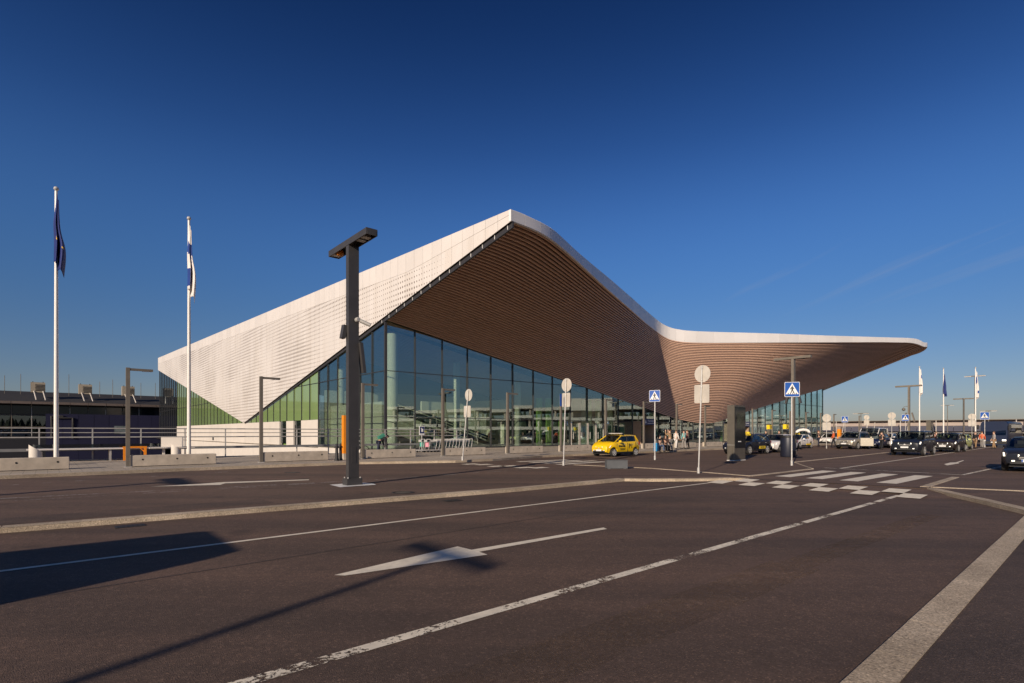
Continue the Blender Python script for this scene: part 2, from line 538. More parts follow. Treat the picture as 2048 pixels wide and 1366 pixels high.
# ------------------------------------------------------------------ mesh builder
class MB:
    def __init__(self):
        self.v, self.f, self.uv = [], [], None

    def add(self, vs, fs):
        n = len(self.v)
        self.v += [tuple(p) for p in vs]
        self.f += [tuple(i + n for i in f) for f in fs]
        return self

    def box(self, c, s, rz=0.0, M=None, taper=1.0):
        cx, cy, cz = c
        hx, hy, hz = s[0] / 2, s[1] / 2, s[2] / 2
        ca, sa = math.cos(rz), math.sin(rz)
        vs = []
        for z, k in ((-hz, 1.0), (hz, taper)):
            for x, y in ((-hx, -hy), (hx, -hy), (hx, hy), (-hx, hy)):
                x, y = x * k, y * k
                p = Vector((x * ca - y * sa, x * sa + y * ca, z))
                if M is not None:
                    p = M @ p
                vs.append((p.x + cx, p.y + cy, p.z + cz))
        return self.add(vs, [(3, 2, 1, 0), (4, 5, 6, 7), (0, 1, 5, 4), (1, 2, 6, 5), (2, 3, 7, 6), (3, 0, 4, 7)])

    def prism(self, pts, off):
        """Closed solid: polygon pts (3D, planar) pushed along the vector off."""
        n = len(pts)
        off = Vector(off)
        a = [Vector(p) for p in pts]
        nrm = Vector((0, 0, 0))
        for i in range(n):
            nrm += a[i].cross(a[(i + 1) % n])
        if nrm.dot(off) > 0:
            a.reverse()
        vs = a + [p + off for p in a]
        fs = [tuple(range(n)), tuple(reversed(range(n, 2 * n)))]
        fs += [((i + 1) % n, i, n + i, n + (i + 1) % n) for i in range(n)]
        return self.add(vs, fs)

    def tube(self, path, r, n=8, r1=None, cap=True):
        path = [Vector(p) for p in path]
        k = len(path)
        rings = []
        up = Vector((0, 0, 1))
        for i, p in enumerate(path):
            d = (path[min(i + 1, k - 1)] - path[max(i - 1, 0)]).normalized()
            a = d.cross(up)
            if a.length < 1e-3:
                a = d.cross(Vector((0, 1, 0)))
            a.normalize()
            b = d.cross(a)
            rr = r if r1 is None else lerp(r, r1, i / (k - 1))
            rings.append([p + a * math.cos(q) * rr + b * math.sin(q) * rr for q in [2 * math.pi * j / n for j in range(n)]])
        vs = [q for ring in rings for q in ring]
        fs = []
        for i in range(k - 1):
            for j in range(n):
                fs.append((i * n + j, i * n + (j + 1) % n, (i + 1) * n + (j + 1) % n, (i + 1) * n + j))
        if cap:
            fs.append(tuple(reversed(range(n))))
            fs.append(tuple(range((k - 1) * n, k * n)))
        return self.add(vs, fs)

    def lathe(self, prof, n=24, axis='z', c=(0, 0, 0)):
        vs, fs = [], []
        for r, z in prof:
            for j in range(n):
                q = 2 * math.pi * j / n
                x, y = r * math.cos(q), r * math.sin(q)
                p = (x, y, z) if axis == 'z' else ((x, z, y) if axis == 'y' else (z, x, y))
                vs.append((p[0] + c[0], p[1] + c[1], p[2] + c[2]))
        k = len(prof)
        for i in range(k - 1):
            for j in range(n):
                fs.append((i * n + j, i * n + (j + 1) % n, (i + 1) * n + (j + 1) % n, (i + 1) * n + j))
        fs.append(tuple(reversed(range(n))))
        fs.append(tuple(range((k - 1) * n, k * n)))
        return self.add(vs, fs)

    def grid(self, rows, close=False):
        n = len(rows[0])
        vs = [p for r in rows for p in r]
        fs = []
        for i in range(len(rows) - 1):
            for j in range(n - (0 if close else 1)):
                fs.append((i * n + j, i * n + (j + 1) % n, (i + 1) * n + (j + 1) % n, (i + 1) * n + j))
        return self.add(vs, fs)

    def mesh(self, name, mat=None, smooth=None):
        me = bpy.data.meshes.new(name)
        me.from_pydata(self.v, [], self.f)
        if self.uv:
            lay = me.uv_layers.new(name='UVMap')
            for lp in me.loops:
                lay.data[lp.index].uv = self.uv(me.vertices[lp.vertex_index].co)
        bm = bmesh.new()
        bm.from_mesh(me)
        bmesh.ops.recalc_face_normals(bm, faces=bm.faces)
        bm.to_mesh(me)
        bm.free()
        if smooth is not None:
            me.polygons.foreach_set('use_smooth', [True] * len(me.polygons))
            me.set_sharp_from_angle(angle=R(smooth))
        if mat:
            me.materials.append(mat)
        me.update()
        return me


def obj(name, mb, mat=None, parent=None, smooth=None, loc=None, rz=None, kind=None, label=None):
    me = mb if isinstance(mb, bpy.types.Mesh) else mb.mesh(name, mat, smooth)
    o = bpy.data.objects.new(name, me)
    COL.objects.link(o)
    if parent:
        o.parent = parent
    if loc is not None:
        o.location = loc
    if rz is not None:
        o.rotation_euler = (0, 0, rz)
    if kind:
        o['kind'] = kind
    if label:
        o['label'] = label
    return o


def tag(o, label, cat, group=None):
    o['label'] = label
    o['category'] = cat
    if group:
        o['group'] = group
    return o


def thing(name, label, cat, loc=(0, 0, 0), rz=0.0, group=None):
    o = bpy.data.objects.new(name, None)
    COL.objects.link(o)
    o.empty_display_size = 0.2
    o.location = loc
    o.rotation_euler = (0, 0, rz)
    return tag(o, label, cat, group)


KIDS = {}


def kids(o):
    return [c for c in SC.objects if c.parent == o]


def dup(root, loc, rz=None, label=None, skip=()):
    r = root.copy()
    COL.objects.link(r)
    r.location = loc
    if rz is not None:
        r.rotation_euler = (0, 0, rz)
    if label:
        r['label'] = label
    for ch in kids(root):
        if ch.name.split('.')[0] in skip:
            continue
        c = ch.copy()
        COL.objects.link(c)
        c.parent = r
        for g in kids(ch):
            d = g.copy()
            COL.objects.link(d)
            d.parent = c
    return r


def text(body, size, mat, parent, loc, rot, name='lettering', ex=0.004, align='CENTER'):
    cu = bpy.data.curves.new(name, 'FONT')
    cu.body = body
    cu.size = size
    cu.extrude = ex
    cu.align_x = align
    cu.align_y = 'CENTER'
    cu.resolution_u = 4
    cu.materials.append(mat)
    tmp = bpy.data.objects.new(name, cu)
    me = bpy.data.meshes.new_from_object(tmp)
    bpy.data.objects.remove(tmp)
    me.name = name
    o = bpy.data.objects.new(name, me)
    COL.objects.link(o)
    o.parent = parent
    o.location = loc
    o.rotation_euler = rot
    return o


# ------------------------------------------------------------------ ground, roads, kerbs, markings
def sheet(name, pts, mat, z=None, kind='structure', parent=None):
    mb = MB()
    ps = [Vector(p) for p in pts]
    if z is not None:
        for p in ps:
            p.z = z
    ar = sum(ps[i].x * ps[(i + 1) % len(ps)].y - ps[(i + 1) % len(ps)].x * ps[i].y for i in range(len(ps)))
    if ar < 0:
        ps.reverse()
    mb.add(ps, [tuple(range(len(ps)))])
    return obj(name, mb, mat, parent, kind=kind)


obj('ground', MB().add([(-3000, -3000, -6.6), (3000, -3000, -6.6), (3000, 3000, -6.6), (-3000, 3000, -6.6)], [(0, 1, 2, 3)]), plain('far_ground', (0.11, 0.10, 0.075), 0.9, scale=0.02), kind='structure')
road = sheet('road', [(-400, -400, 0), (400, -400, 0), (400, 9.5, 0), (24, 27, 0), (-6.2, 41.2, 0), (-11 - FD.x * 130 + LD.x * -7.5, 47 - FD.y * 130 + LD.y * -7.5, 0), (-400, -120, 0)], M_ROAD, RZ)

K = [G(0, 1056.5), G(1024, 978), G(1249, 957.5), G(1300, 958.3), G(1400, 957.6), G(1470, 956.0)]
K_LEFT = K[0] - FD * 60
R0 = G(1490, 957.5)
R1 = G(1853, 976.5)
ISL = [R1, G(1960, 1000), G(2048, 1020.5), G(2200, 1056)]
_u0 = Vector((-11.0, 47.0, 0))
upper = sheet('upper_road', [K_LEFT] + K + [R0] + ISL + [(420, 9, 0), (420, 700, 0), _u0 + LD * 700, _u0 + LD * -6.5, _u0 - FD * 130 + LD * -6.5, _u0 - FD * 130 - LD * 40], M_UPPER, 0.0)

# ramp of the raised crossing
CR = -LD
ramp_far0, ramp_far1 = R0, R1
rn0, rn1 = R0 - FD * 1.75, R1 - FD * 1.75
rn0.z = rn1.z = RZ + 0.004
sheet('ramp', [rn0, rn1 + CR * 0.9, R1 + CR * 0.25 + Vector((0, 0, -0.02)), R1 + Vector((0, 0, 0.002)), R0 + Vector((0, 0, 0.002))], M_UPPER, parent=road, kind=None)


def stones(path, width, height, length, parent, mat, inward, zt, name='kerb_stone', jitter=0.0015):
    """Kerb stones one by one along a path; inward = side the stone's top lies on (unit turn +1 left / -1 right)."""
    for a, b in zip(path, path[1:]):
        a, b = Vector(a), Vector(b)
        a.z = b.z = 0
        tot = (b - a).length
        n = max(1, round(tot / length))
        d = (b - a) / n
        u = d.normalized()
        w = Vector((-u.y, u.x, 0)) * inward * width
        for i in range(n):
            p = a + d * i + u * 0.001
            q = a + d * (i + 1) - u * 0.001
            dz = random.uniform(-jitter, jitter)
            do = w.normalized() * random.uniform(-jitter, jitter)
            ch = w.normalized() * 0.018
            top = zt + dz
            sec = lambda s: [s + do + Vector((0, 0, top - height)), s + do + Vector((0, 0, top - 0.02)), s + do + ch + Vector((0, 0, top)), s + do + w + Vector((0, 0, top)), s + do + w + Vector((0, 0, top - height))]
            mb = MB()
            s0, s1 = sec(p), sec(q)
            mb.add(s0 + s1, [(0, 1, 2, 3, 4), (9, 8, 7, 6, 5)] + [(k, 5 + k, 5 + (k + 1) % 5, (k + 1) % 5) for k in range(5)])
            obj(name, mb, mat, parent)


stones([K[0] - FD * 18] + K[:3], 0.30, 0.14, 1.05, upper, M_KERB, 1, 0.006)
stones(K[2:] + [R0], 0.30, 0.14, 1.0, upper, M_KERB, 1, 0.006)
stones(ISL, 0.28, 0.14, 1.0, upper, M_KERB, 1, 0.006)

# right-hand path with its flush kerb
pk0, pk1 = G(1686, 1366, RZ), G(2048, 1034, RZ)
kd = (pk1 - pk0).normalized()
kn = Vector((kd.y, -kd.x, 0))
pa = pk0 - kd * 3.4
pb = pk1 + kd * 3
sidepath = sheet('footpath', [pa + kn * 0.25 - kd * 20, pb + kn * 0.25, pb + Vector((40, 0, 0)), (60, -40, 0), (-10, -40, 0)], M_PATH, -0.055)
stones([pa, pb], 0.28, 0.12, 1.0, sidepath, M_KERB, -1, -0.045, 'kerb_stone', 0.0004)

# terminal pavement
S = [G(0, 958.5), G(420, 940), G(720, 928.5), G(911, 925.5), G(985, 922.0), G(1085, 914.8)]
s_end = S[-1] + Vector((0.746, 0.666, 0)).normalized() * 120
S_all = [S[0] - FD * 60] + S + [s_end]
_c0 = Vector((-11.0, 47.0, 0))
EDGE_Y = -5.1                                  # the pavement stops behind the railing, the yard beyond lies lower
pavement = sheet('pavement', S_all + [s_end + LD * 260, _c0 - FD * 0.25 + LD * 200, _c0 - FD * 0.25 + LD * EDGE_Y, _c0 - FD * 95 + LD * EDGE_Y], M_PAVE, SZ)
YZ = -6.3
sheet('lower_yard', [_c0 + LD * (EDGE_Y - 2) + FD * 0.5, _c0 + LD * 240 + FD * 0.5, _c0 + LD * 240 - FD * 200, _c0 + LD * (EDGE_Y - 2) - FD * 200], M_PATH, YZ)
mbw = MB().prism([_c0 + LD * EDGE_Y - FD * 95, _c0 + LD * EDGE_Y - FD * 0.25, _c0 + LD * EDGE_Y - FD * 0.25 + Vector((0, 0, YZ)), _c0 + LD * EDGE_Y - FD * 95 + Vector((0, 0, YZ))], LD * -0.3)
mbw.prism([_c0 - FD * 0.25 + LD * EDGE_Y, _c0 - FD * 0.25 + LD * 0.2, _c0 - FD * 0.25 + LD * 0.2 + Vector((0, 0, YZ)), _c0 - FD * 0.25 + LD * EDGE_Y + Vector((0, 0, YZ))], FD * 0.2)
obj('retaining_wall', mbw, M_CONC, kind='structure')
stones([S[0] - FD * 6] + S + [S[-1] + (s_end - S[-1]).normalized() * 62], 0.28, 0.2, 1.0, pavement, M_KERB, 1, SZ + 0.006)


def stripe(a, b, w, z, mat=M_PAINT, name='road_line', parent=None):
    a, b = Vector(a), Vector(b)
    u = (b - a).normalized()
    n = Vector((-u.y, u.x, 0)) * w / 2
    return sheet(name, [a - n, b - n, b + n, a + n], mat, z, kind=None, parent=parent or road)


zr, zu = RZ + 0.006, 0.006
e0, e1 = G(0, 1143, RZ), G(1450, 962, RZ)
ed = (e1 - e0).normalized()
stripe(e0 - ed * 12, e1, 0.105, zr)
d0, d1 = G(490, 1366, RZ), G(1798, 991, RZ)
dd = (d1 - d0).normalized()
ln = (d1 - d0).length
stripe(d0 - dd * 6, d0 + dd * ln * 0.86, 0.135, zr, M_PAINTW)
stripe(d0 + dd * ln * 0.875, d0 + dd * ln * 0.925, 0.135, zr, M_PAINTW)
stripe(d0 + dd * ln * 0.935, d1, 0.135, zr, M_PAINT)
arrow_px = [(668, 1151), (915, 1093.5), (943, 1100.2), (1207, 1055.5), (1214, 1058.5), (958, 1104.2), (975, 1110), (690, 1152)]
sheet('road_arrow', [G(x, y, RZ) for x, y in arrow_px], M_PAINT, zr, kind=None, parent=road)
# inner road
stripe(G(-40, 999.5), G(700, 962.5), 0.10, zu, M_PAINTF, parent=upper)
stripe(G(735, 960.5), G(1085, 937), 0.10, zu, M_PAINTF, parent=upper)
stripe(G(0, 1003.5), G(640, 966.5), 0.06, zu, M_PAINTF, parent=upper)
sheet('road_arrow', [G(x, y) for x, y in [(300, 973.5), (400, 968), (445, 964.6), (618, 959), (618, 960.6), (450, 967.0), (440, 970)]], M_PAINT, zu, kind=None, parent=upper)
for x0, x1 in ((20, 38), (86, 102), (150, 190), (300, 318), (430, 455), (500, 514)):
    stripe(G(x0, 952 + (320 - x0) * 0.062), G(x1, 952 + (320 - x1) * 0.062), 0.10, zu, M_PAINTF, parent=upper)
# checkered hump by the terminal
for (cx, cy) in ((941, 928.2), (967, 929.2), (993, 932.6), (1019, 932.0), (1048, 935.2), (1078, 935.6)):
    c = G(cx, cy)
    sheet('checker_square', [c - FD * 0.45 - CR * 0.28, c + FD * 0.45 - CR * 0.28, c + FD * 0.45 + CR * 0.28, c - FD * 0.45 + CR * 0.28], M_PAINT, zu, kind=None, parent=upper)
for a, b in (((1036, 923.6), (1135, 919.6)), ((1062, 925.4), (1160, 920.6)), ((1088, 926.8), (1190, 921.6)), ((1116, 929.2), (1210, 923.4))):
    stripe(G(*a), G(*b), 0.5, zu, M_PAINT, 'zebra_stripe', upper)
# lighter band between the lanes, repair patches, manholes and gully grates
stripe(G(985, 1366, RZ) - FD * 5, G(1590, 1130, RZ), 0.62, RZ + 0.003, M_STRIP, 'worn_band', road)
stripe(G(1590, 1130, RZ), G(1860, 1030, RZ), 0.40, RZ + 0.003, M_STRIP, 'worn_band', road)
_tar = plain('seam_tar', (0.045, 0.034, 0.029), 0.6)
stripe(G(0, 1215, RZ) - FD * 4, G(1180, 1020, RZ), 0.020, RZ + 0.004, _tar, 'tar_joint', road)
def patch(c, a, b, mat, parent, z):
    sheet('repair_patch', [c - FD * a - LD * b, c + FD * a - LD * b * 0.96, c + FD * a * 0.98 + LD * b, c - FD * a + LD * b], mat, z, kind=None, parent=parent)
patch(G(300, 1020), 2.4, 0.5, M_PATCH, upper, 0.003)
patch(G(1240, 1012, RZ), 2.6, 0.5, M_PATCH, road, RZ + 0.003)
def manhole(c, r, parent):
    m = obj('manhole_cover', MB().lathe([(r * 0.985, -0.01), (r, 0.006), (r * 0.86, 0.009), (r * 0.84, 0.004), (0.05, 0.006)], 28, c=tuple(c)), plain('cast_iron', (0.045, 0.038, 0.034), 0.6, 0.4), parent, smooth=40)
    for k in range(-3, 4):
        w = math.sqrt(max(0.02, 0.6 - (k * 0.24) ** 2)) * r
        obj('cover_rib', MB().box((c.x, c.y + k * r * 0.22, c.z + 0.009), (w * 1.7, r * 0.08, 0.006)), plain('cast_iron', (0.045, 0.038, 0.034), 0.6, 0.4), m)
manhole(G(806, 985), 0.32, upper)
manhole(G(585, 945), 0.32, upper)
for px in (260, 905):
    k = interp([(0, 1067), (1024, 986)], px)
    g = obj('gully_grate', MB().box((0, 0, 0), (0.46, 0.30, 0.012)), plain('cast_iron', (0.045, 0.038, 0.034), 0.6, 0.4), road, loc=G(px, k + 6, RZ) + Vector((0, 0, 0.004)), rz=AF)
    for q in range(6):
        obj('slot', MB().box((-0.18 + q * 0.072, 0, 0.008), (0.025, 0.22, 0.006)), M_BLACK, g)
# big zebra and checker ramp
zo = G(1562, 953.4)
zl = G(1769, 966.4)
step = (zl - zo) / 3
for k in range(-1, 4):
    a = zo + step * k
    if k < 0:
        continue
    stripe(a + CR * 0.05, a + CR * 0.05 + FD * 4.7, 0.56, zu, M_PAINT, 'zebra_stripe', upper)
o0 = R0 - FD * 1.62 - CR * 0.55
for k in range(11):
    row = k % 2
    c = o0 + CR * (0.545 * k + 0.28) + FD * (0.40 + 0.80 * row)
    q = [c - FD * 0.40 - CR * 0.272, c + FD * 0.40 - CR * 0.272, c + FD * 0.40 + CR * 0.272, c - FD * 0.40 + CR * 0.272]
    for p in q:
        f = 1 + ((p - R0).dot(FD)) / 1.75
        p.z = lerp(RZ + 0.004, 0.002, f) + 0.006
    sheet('checker_square', q, M_PAINT, None, kind=None, parent=road)
stripe(R0, R1, 0.10, 0.010, plain('joint_tar', (0.05, 0.04, 0.036), 0.7), 'tar_joint', upper)
stripe(G(1648, 935.7), G(1925, 950), 0.12, zu, M_PAINTW, parent=upper)
stripe(G(1681, 936.8), G(1990, 893), 0.12, zu, M_PAINT, parent=upper)
stripe(G(1925, 950), G(2060, 921), 0.12, zu, M_PAINTW, parent=upper)
sheet('road_arrow', [G(x, y) for x, y in [(1888, 928.5), (1900, 925.3), (1912, 924.8), (1926, 920.6), (1928, 921.6), (1916, 925.6), (1919, 926.8), (1894, 931)]], M_PAINT, zu, kind=None, parent=upper)
# light flush kerb strips round the crossing islands
def strips(path, w=0.2, z=0.016):
    stones(path, w, 0.05, 1.2, upper, M_KERB, 1, z, 'kerb_stone', 0.002)
strips([G(1147, 930.0), G(1300, 937), G(1400, 944.5), G(1500, 952.6)], 0.22)
strips([G(1506, 952.5), G(1628, 938.5)], 0.22)
strips([G(1592, 924.8), G(1700, 913.6), G(1779, 905)], 0.22)
strips([G(1628, 937.6), G(1592, 925.4)], 0.1)
strips([G(1858, 974.5), G(1919, 955)], 0.22)
strips([G(1862, 975), G(2060, 983.5)], 0.2)


# ------------------------------------------------------------------ the terminal (local: x along the front, y inward, z up)
C0 = Vector((-11.0, 47.0, 0.0))
term = thing('terminal_building', 'big airport terminal with swooping white roof and slatted timber soffit', 'terminal', C0, AF)


def w2l(p):
    p = Vector(p) - C0
    return Vector((p.dot(FD), p.dot(LD), p.z))


CAML = w2l((0, 0, 0))


def ray_local(px, py):
    d = Vector(((px - 1024) / FPX, 1.0, 0))
    return Vector((d.dot(FD), d.dot(LD), (HZ - py) / FPX))


def on_x(px, py, x):          # hit of a photo ray with the plane local x = const
    r = ray_local(px, py)
    k = (x - CAML.x) / r.x
    return Vector((x, CAML.y + r.y * k, CAMZ + r.z * k))


def on_y(px, py, y):
    r = ray_local(px, py)
    k = (y - CAML.y) / r.y
    return Vector((CAML.x + r.x * k, y, CAMZ + r.z * k))


def px_of(t, y):
    w = C0 + FD * t + LD * y
    return 1024 + FPX * w.x / w.y, w.y


XF = -0.30
tip_t, tip_b = on_x(1022, 418.2, XF), on_x(1022, 441.7, XF)
vee = on_x(487, 846, XF)
end_t, end_b = on_x(316, 716, XF), on_x(316, 740, XF)


def zline(a, b, y):
    return a.z + (b.z - a.z) * (y - a.y) / (b.y - a.y)


M_TOP = 0


def f_top(y):
    return zline(tip_t, end_t, y)


def f_bot(y):
    return zline(tip_b, vee, y) if y <= vee.y else zline(vee, end_b, y)


# white perforated facade, panel by panel
cuts = []
y = tip_t.y
while y < 24:
    cuts.append(y)
    y += 1.31
while y < end_t.y - 1.5:
    cuts.append(y)
    y += 2.62
cuts.append(end_t.y)
brk = vee.y
uvf = lambda co: (co.y, co.z)
for a, b in zip(cuts, cuts[1:]):
    ya, yb = a + 0.012, b - 0.012
    band = lambda q: f_top(q) - min(1.55, 0.42 * (f_top(q) - f_bot(q)))
    mids = [brk] if ya < brk < yb else []
    lo = [(q, f_bot(q)) for q in [ya] + mids + [yb]]
    for pts in ([(q, z) for q, z in lo] + [(yb, band(yb) - 0.01), (ya, band(ya) - 0.01)], [(ya, band(ya) + 0.01), (yb, band(yb) + 0.01), (yb, f_top(yb)), (ya, f_top(ya))]):
        mb = MB().prism([(XF + random.uniform(-0.004, 0.004), q, z) for q, z in pts], (0.05, 0, 0))
        mb.uv = uvf
        obj('facade_panel', mb, M_WHITEP if pts[0][1] < band(ya) else M_WHITE, term)
obj('facade_backing', MB().prism([(XF + 0.10, tip_t.y + 0.05, tip_b.z + 0.05), (XF + 0.10, vee.y, vee.z + 0.05), (XF + 0.10, end_b.y, end_b.z + 0.05), (XF + 0.10, end_t.y, end_t.z - 0.05), (XF + 0.10, tip_t.y + 0.05, tip_t.z - 0.05)], (0.08, 0, 0)), M_DARK, term)
# dark reveal that runs under the white sheet from the vee to the tip, with pale clips
rv = [(tip_b.y + 0.05, f_bot(tip_b.y) + 0.05, 0.42), (0.0, f_bot(0) + 0.05, 0.36), (vee.y - 0.3, f_bot(vee.y - 0.3) + 0.03, 0.22)]
mb = MB()
for (ya, za, ha), (yb, zb, hb) in zip(rv, rv[1:]):
    mb.prism([(XF + 0.16, ya, za), (XF + 0.16, yb, zb), (XF + 0.16, yb, zb - hb), (XF + 0.16, ya, za - ha)], (0.12, 0, 0))
obj('eave_reveal', mb, M_DARK, term)
for k in range(14):
    yy = tip_b.y + 0.5 + k * 1.31
    obj('eave_clip', MB().box((XF + 0.145, yy, f_bot(yy) - 0.13), (0.03, 0.035, 0.3)), M_SIGNW, term)

# front edge of the roof: plan (t, s outwards)
EDGE = [(XF, -tip_t.y), (2.8, 16.55), (5.6, 15.6), (10, 13.7), (16, 11.0), (24, 7.4), (30, 4.7), (36, 2.15), (39.2, 1.05), (41.2, 0.85), (43.0, 1.35), (46, 2.7), (52, 5.1), (60, 7.9), (68, 10.4), (76, 12.7), (84, 14.9), (91, 16.5), (96, 17.3), (99.4, 17.5), (101.4, 16.9), (102.5, 15.7), (102.9, 14.0)]


def catmull(P, n):
    out = []
    P = [Vector((a, b, 0)) for a, b in P]
    for i in range(len(P) - 1):
        p0, p1, p2, p3 = P[max(i - 1, 0)], P[i], P[i + 1], P[min(i + 2, len(P) - 1)]
        for k in range(n):
            t = k / n
            out.append(0.5 * (2 * p1 + (p2 - p0) * t + (2 * p0 - 5 * p1 + 4 * p2 - p3) * t * t + (3 * p1 - p0 - 3 * p2 + p3) * t ** 3))
    out.append(P[-1])
    return out


TOP = [(1022, 418.2), (1032, 420.9), (1050, 428.2), (1066, 436.2), (1088, 446.3), (1110, 460.2), (1132, 480.5), (1154, 501.5), (1187, 529.6), (1220, 556.8), (1264, 595), (1290, 618.5), (1308, 634), (1320, 643.5), (1330, 650), (1341, 654.8), (1352, 657.8), (1368, 660.3), (1384, 661.8), (1420, 663.4), (1546, 666.8), (1655, 671), (1765, 674.3), (1820, 675.8), (1834, 677.5), (1842, 680.5), (1847, 685)]
BOT = [(1022, 441.7), (1033, 446.4), (1050, 452.2), (1066, 458.6), (1088, 469.6), (1110, 484.2), (1132, 502.6), (1154, 522), (1187, 553), (1220, 583.2), (1264, 621.8), (1290, 645), (1308, 659.5), (1318, 667), (1327, 673.3), (1340, 679.6), (1356, 683.2), (1374, 685.2), (1420, 686.2), (1464, 686), (1546, 685.4), (1656, 685), (1765, 684.6), (1820, 685.5), (1834, 688), (1842, 691), (1847, 694)]
ed2 = catmull(EDGE, 8)
pts = []
mx = 0
for p in ed2:
    px, d = px_of(p.x, -p.y)
    mx = max(mx, px)
    if px >= mx - 0.3 or p.x < 50:
        zt = CAMZ + (HZ - interp(TOP, px)) / FPX * d
        zb = CAMZ + (HZ - interp(BOT, px)) / FPX * d
        past = 0
    else:
        past += 1
    pts.append([p.x, -p.y, zt - 0.05 * past, zb - 0.055 * past])
for it in range(1):
    q = [r[:] for r in pts]
    for i in range(2, len(pts) - 2):
        for c in (2, 3):
            pts[i][c] = (q[i - 2][c] + 2 * q[i - 1][c] + 3 * q[i][c] + 2 * q[i + 1][c] + q[i + 2][c]) / 9
NP = len(pts)
# fascia panels
i = 0
while i < NP - 1:
    j = min(i + 4, NP - 1)
    rows_o, rows_i = [], []
    for k in range(i, j + 1):
        p = pts[k]
        a, b = pts[max(k - 1, 0)], pts[min(k + 1, NP - 1)]
        tx, ty = b[0] - a[0], b[1] - a[1]
        l = math.hypot(tx, ty)
        tx, ty = tx / l, ty / l
        nx, ny = ty, -tx                   # outward (towards -y)
        e = 0.012 if k == i and i > 0 else (-0.012 if k == j else 0)
        cx, cy = p[0] + tx * e, p[1] + ty * e
        rows_o.append([(cx - nx * 0.05, cy - ny * 0.05, p[2]), (cx, cy, p[2] - 0.05), (cx, cy, p[3] + 0.04), (cx - nx * 0.04, cy - ny * 0.04, p[3])])
        rows_o[-1] += [(cx - nx * 0.18, cy - ny * 0.18, p[3] + 0.01), (cx - nx * 0.18, cy - ny * 0.18, p[2] - 0.01)]
    mb = MB().grid(rows_o, True)
    n6 = len(rows_o) * 6
    mb.f += [(0, 1, 2, 3, 4, 5), tuple(reversed(range(n6 - 6, n6)))]
    obj('fascia_panel', mb, M_FASCIA, term, smooth=35)
    i = j
# fascia return along the far side
last = pts[-1]
GT = 99.3
mb = MB().prism([(last[0], last[1], last[3]), (last[0], last[1], last[2]), (GT + 0.8, 0.3, 11.6), (GT + 0.8, 0.3, 10.3)], (-0.15, 0, 0))
obj('fascia_return', mb, M_FASCIA, term)

# line where the soffit meets the front glass
ZGP = [(771, 642), (827.5, 661), (883.5, 680), (934, 698), (982, 713.5), (1027, 729), (1068, 742.5), (1105, 755), (1172.5, 777), (1233, 799), (1285.6, 816.4), (1320, 828.5), (1345, 837), (1372, 844.5), (1400, 848.5), (1425, 848.5), (1447, 841.5), (1487, 826.5), (1528, 814), (1556, 805), (1594, 793), (1646, 778)]
ZG = []
for px, py in ZGP:
    h = on_y(px, py, 0)
    ZG.append((h.x, h.z))
ZG[0] = (0.0, ZG[0][1])


def zg0(t):
    return interp(ZG, t)


def zg(t):
    return sum(zg0(t + d) for d in (-2, -1, 0, 1, 2)) / 5 if 3 < t < GT - 3 else zg0(t)


def sof(i, u):
    p = pts[i]
    ti = min(max(p[0], 0), GT) if i < NP - 1 else GT
    zi = zg(ti)
    zo = p[3] + 0.12
    a = u
    return Vector((lerp(ti, p[0], u), p[1] * u, lerp(zi, zo, a)))


# dark skin above the battens
idx = list(range(0, NP, 2)) + ([NP - 1] if (NP - 1) % 2 else [])
rows = []
for u in [k / 10 for k in range(-1, 11)]:
    rows.append([sof(i, u * 0.995) + Vector((0, 0, 0.26)) for i in idx])
top_rows = [[p + Vector((0, 0, 0.10)) for p in r] for r in rows]
mb = MB().grid(rows)
obj('soffit_skin', mb, M_BACK, term, smooth=60)
# timber battens, one object each, following the roof edge
NS = 48
for s in range(NS):
    u = 0.004 + 0.985 * (s + 0.5) / NS
    du = 0.985 / NS
    rr = []
    for i in idx:
        p = sof(i, u)
        e = sof(i, u + 0.01) - sof(i, u - 0.01)
        tn = sof(min(i + 1, NP - 1), u) - sof(max(i - 1, 0), u)
        o = Vector((tn.y, -tn.x, 0)).normalized()       # towards the street
        wd_ = max(0.05, abs(e.dot(o)) * (du / 0.02) * 0.54)
        ht = max(0.13, abs(e.z) * (du / 0.02) * 0.62)
        a, b = p + o * wd_ / 2, p - o * wd_ / 2
        zt = Vector((0, 0, ht))
        q4 = [b, a, a + zt, b + zt]
        for q in q4:
            q.x = max(q.x, 0.0)
        rr.append(q4)
    mb = MB().grid(rr, True)
    n4 = len(rr) * 4
    mb.f += [(0, 1, 2, 3), tuple(reversed(range(n4 - 4, n4)))]
    obj('slat', mb, M_SLAT, term)

# roof sheet (out of sight from the street)
mb = MB()
rows = [[], []]
for i in idx:
    p = pts[i]
    t = max(p[0], XF + 0.2)
    rows[0].append((t, p[1] + 0.1, p[2] - 0.05))
    k = min(1, max(0, t / 103))
    rows[1].append((t, end_t.y, lerp(end_t.z - 0.05, 15.0, sstep(k * 1.6))))
obj('roof', mb.grid(rows), M_WHITE, term, smooth=60)

# ---- front glazing
ZT = (SZ + 0.02, 3.04, 7.05)
NPAN = 34
PW = GT / NPAN
DOORS = (12, 21)


def pane(name, poly, off, mat):
    if len(poly) >= 3:
        obj(name, MB().prism(poly, off), mat, term)


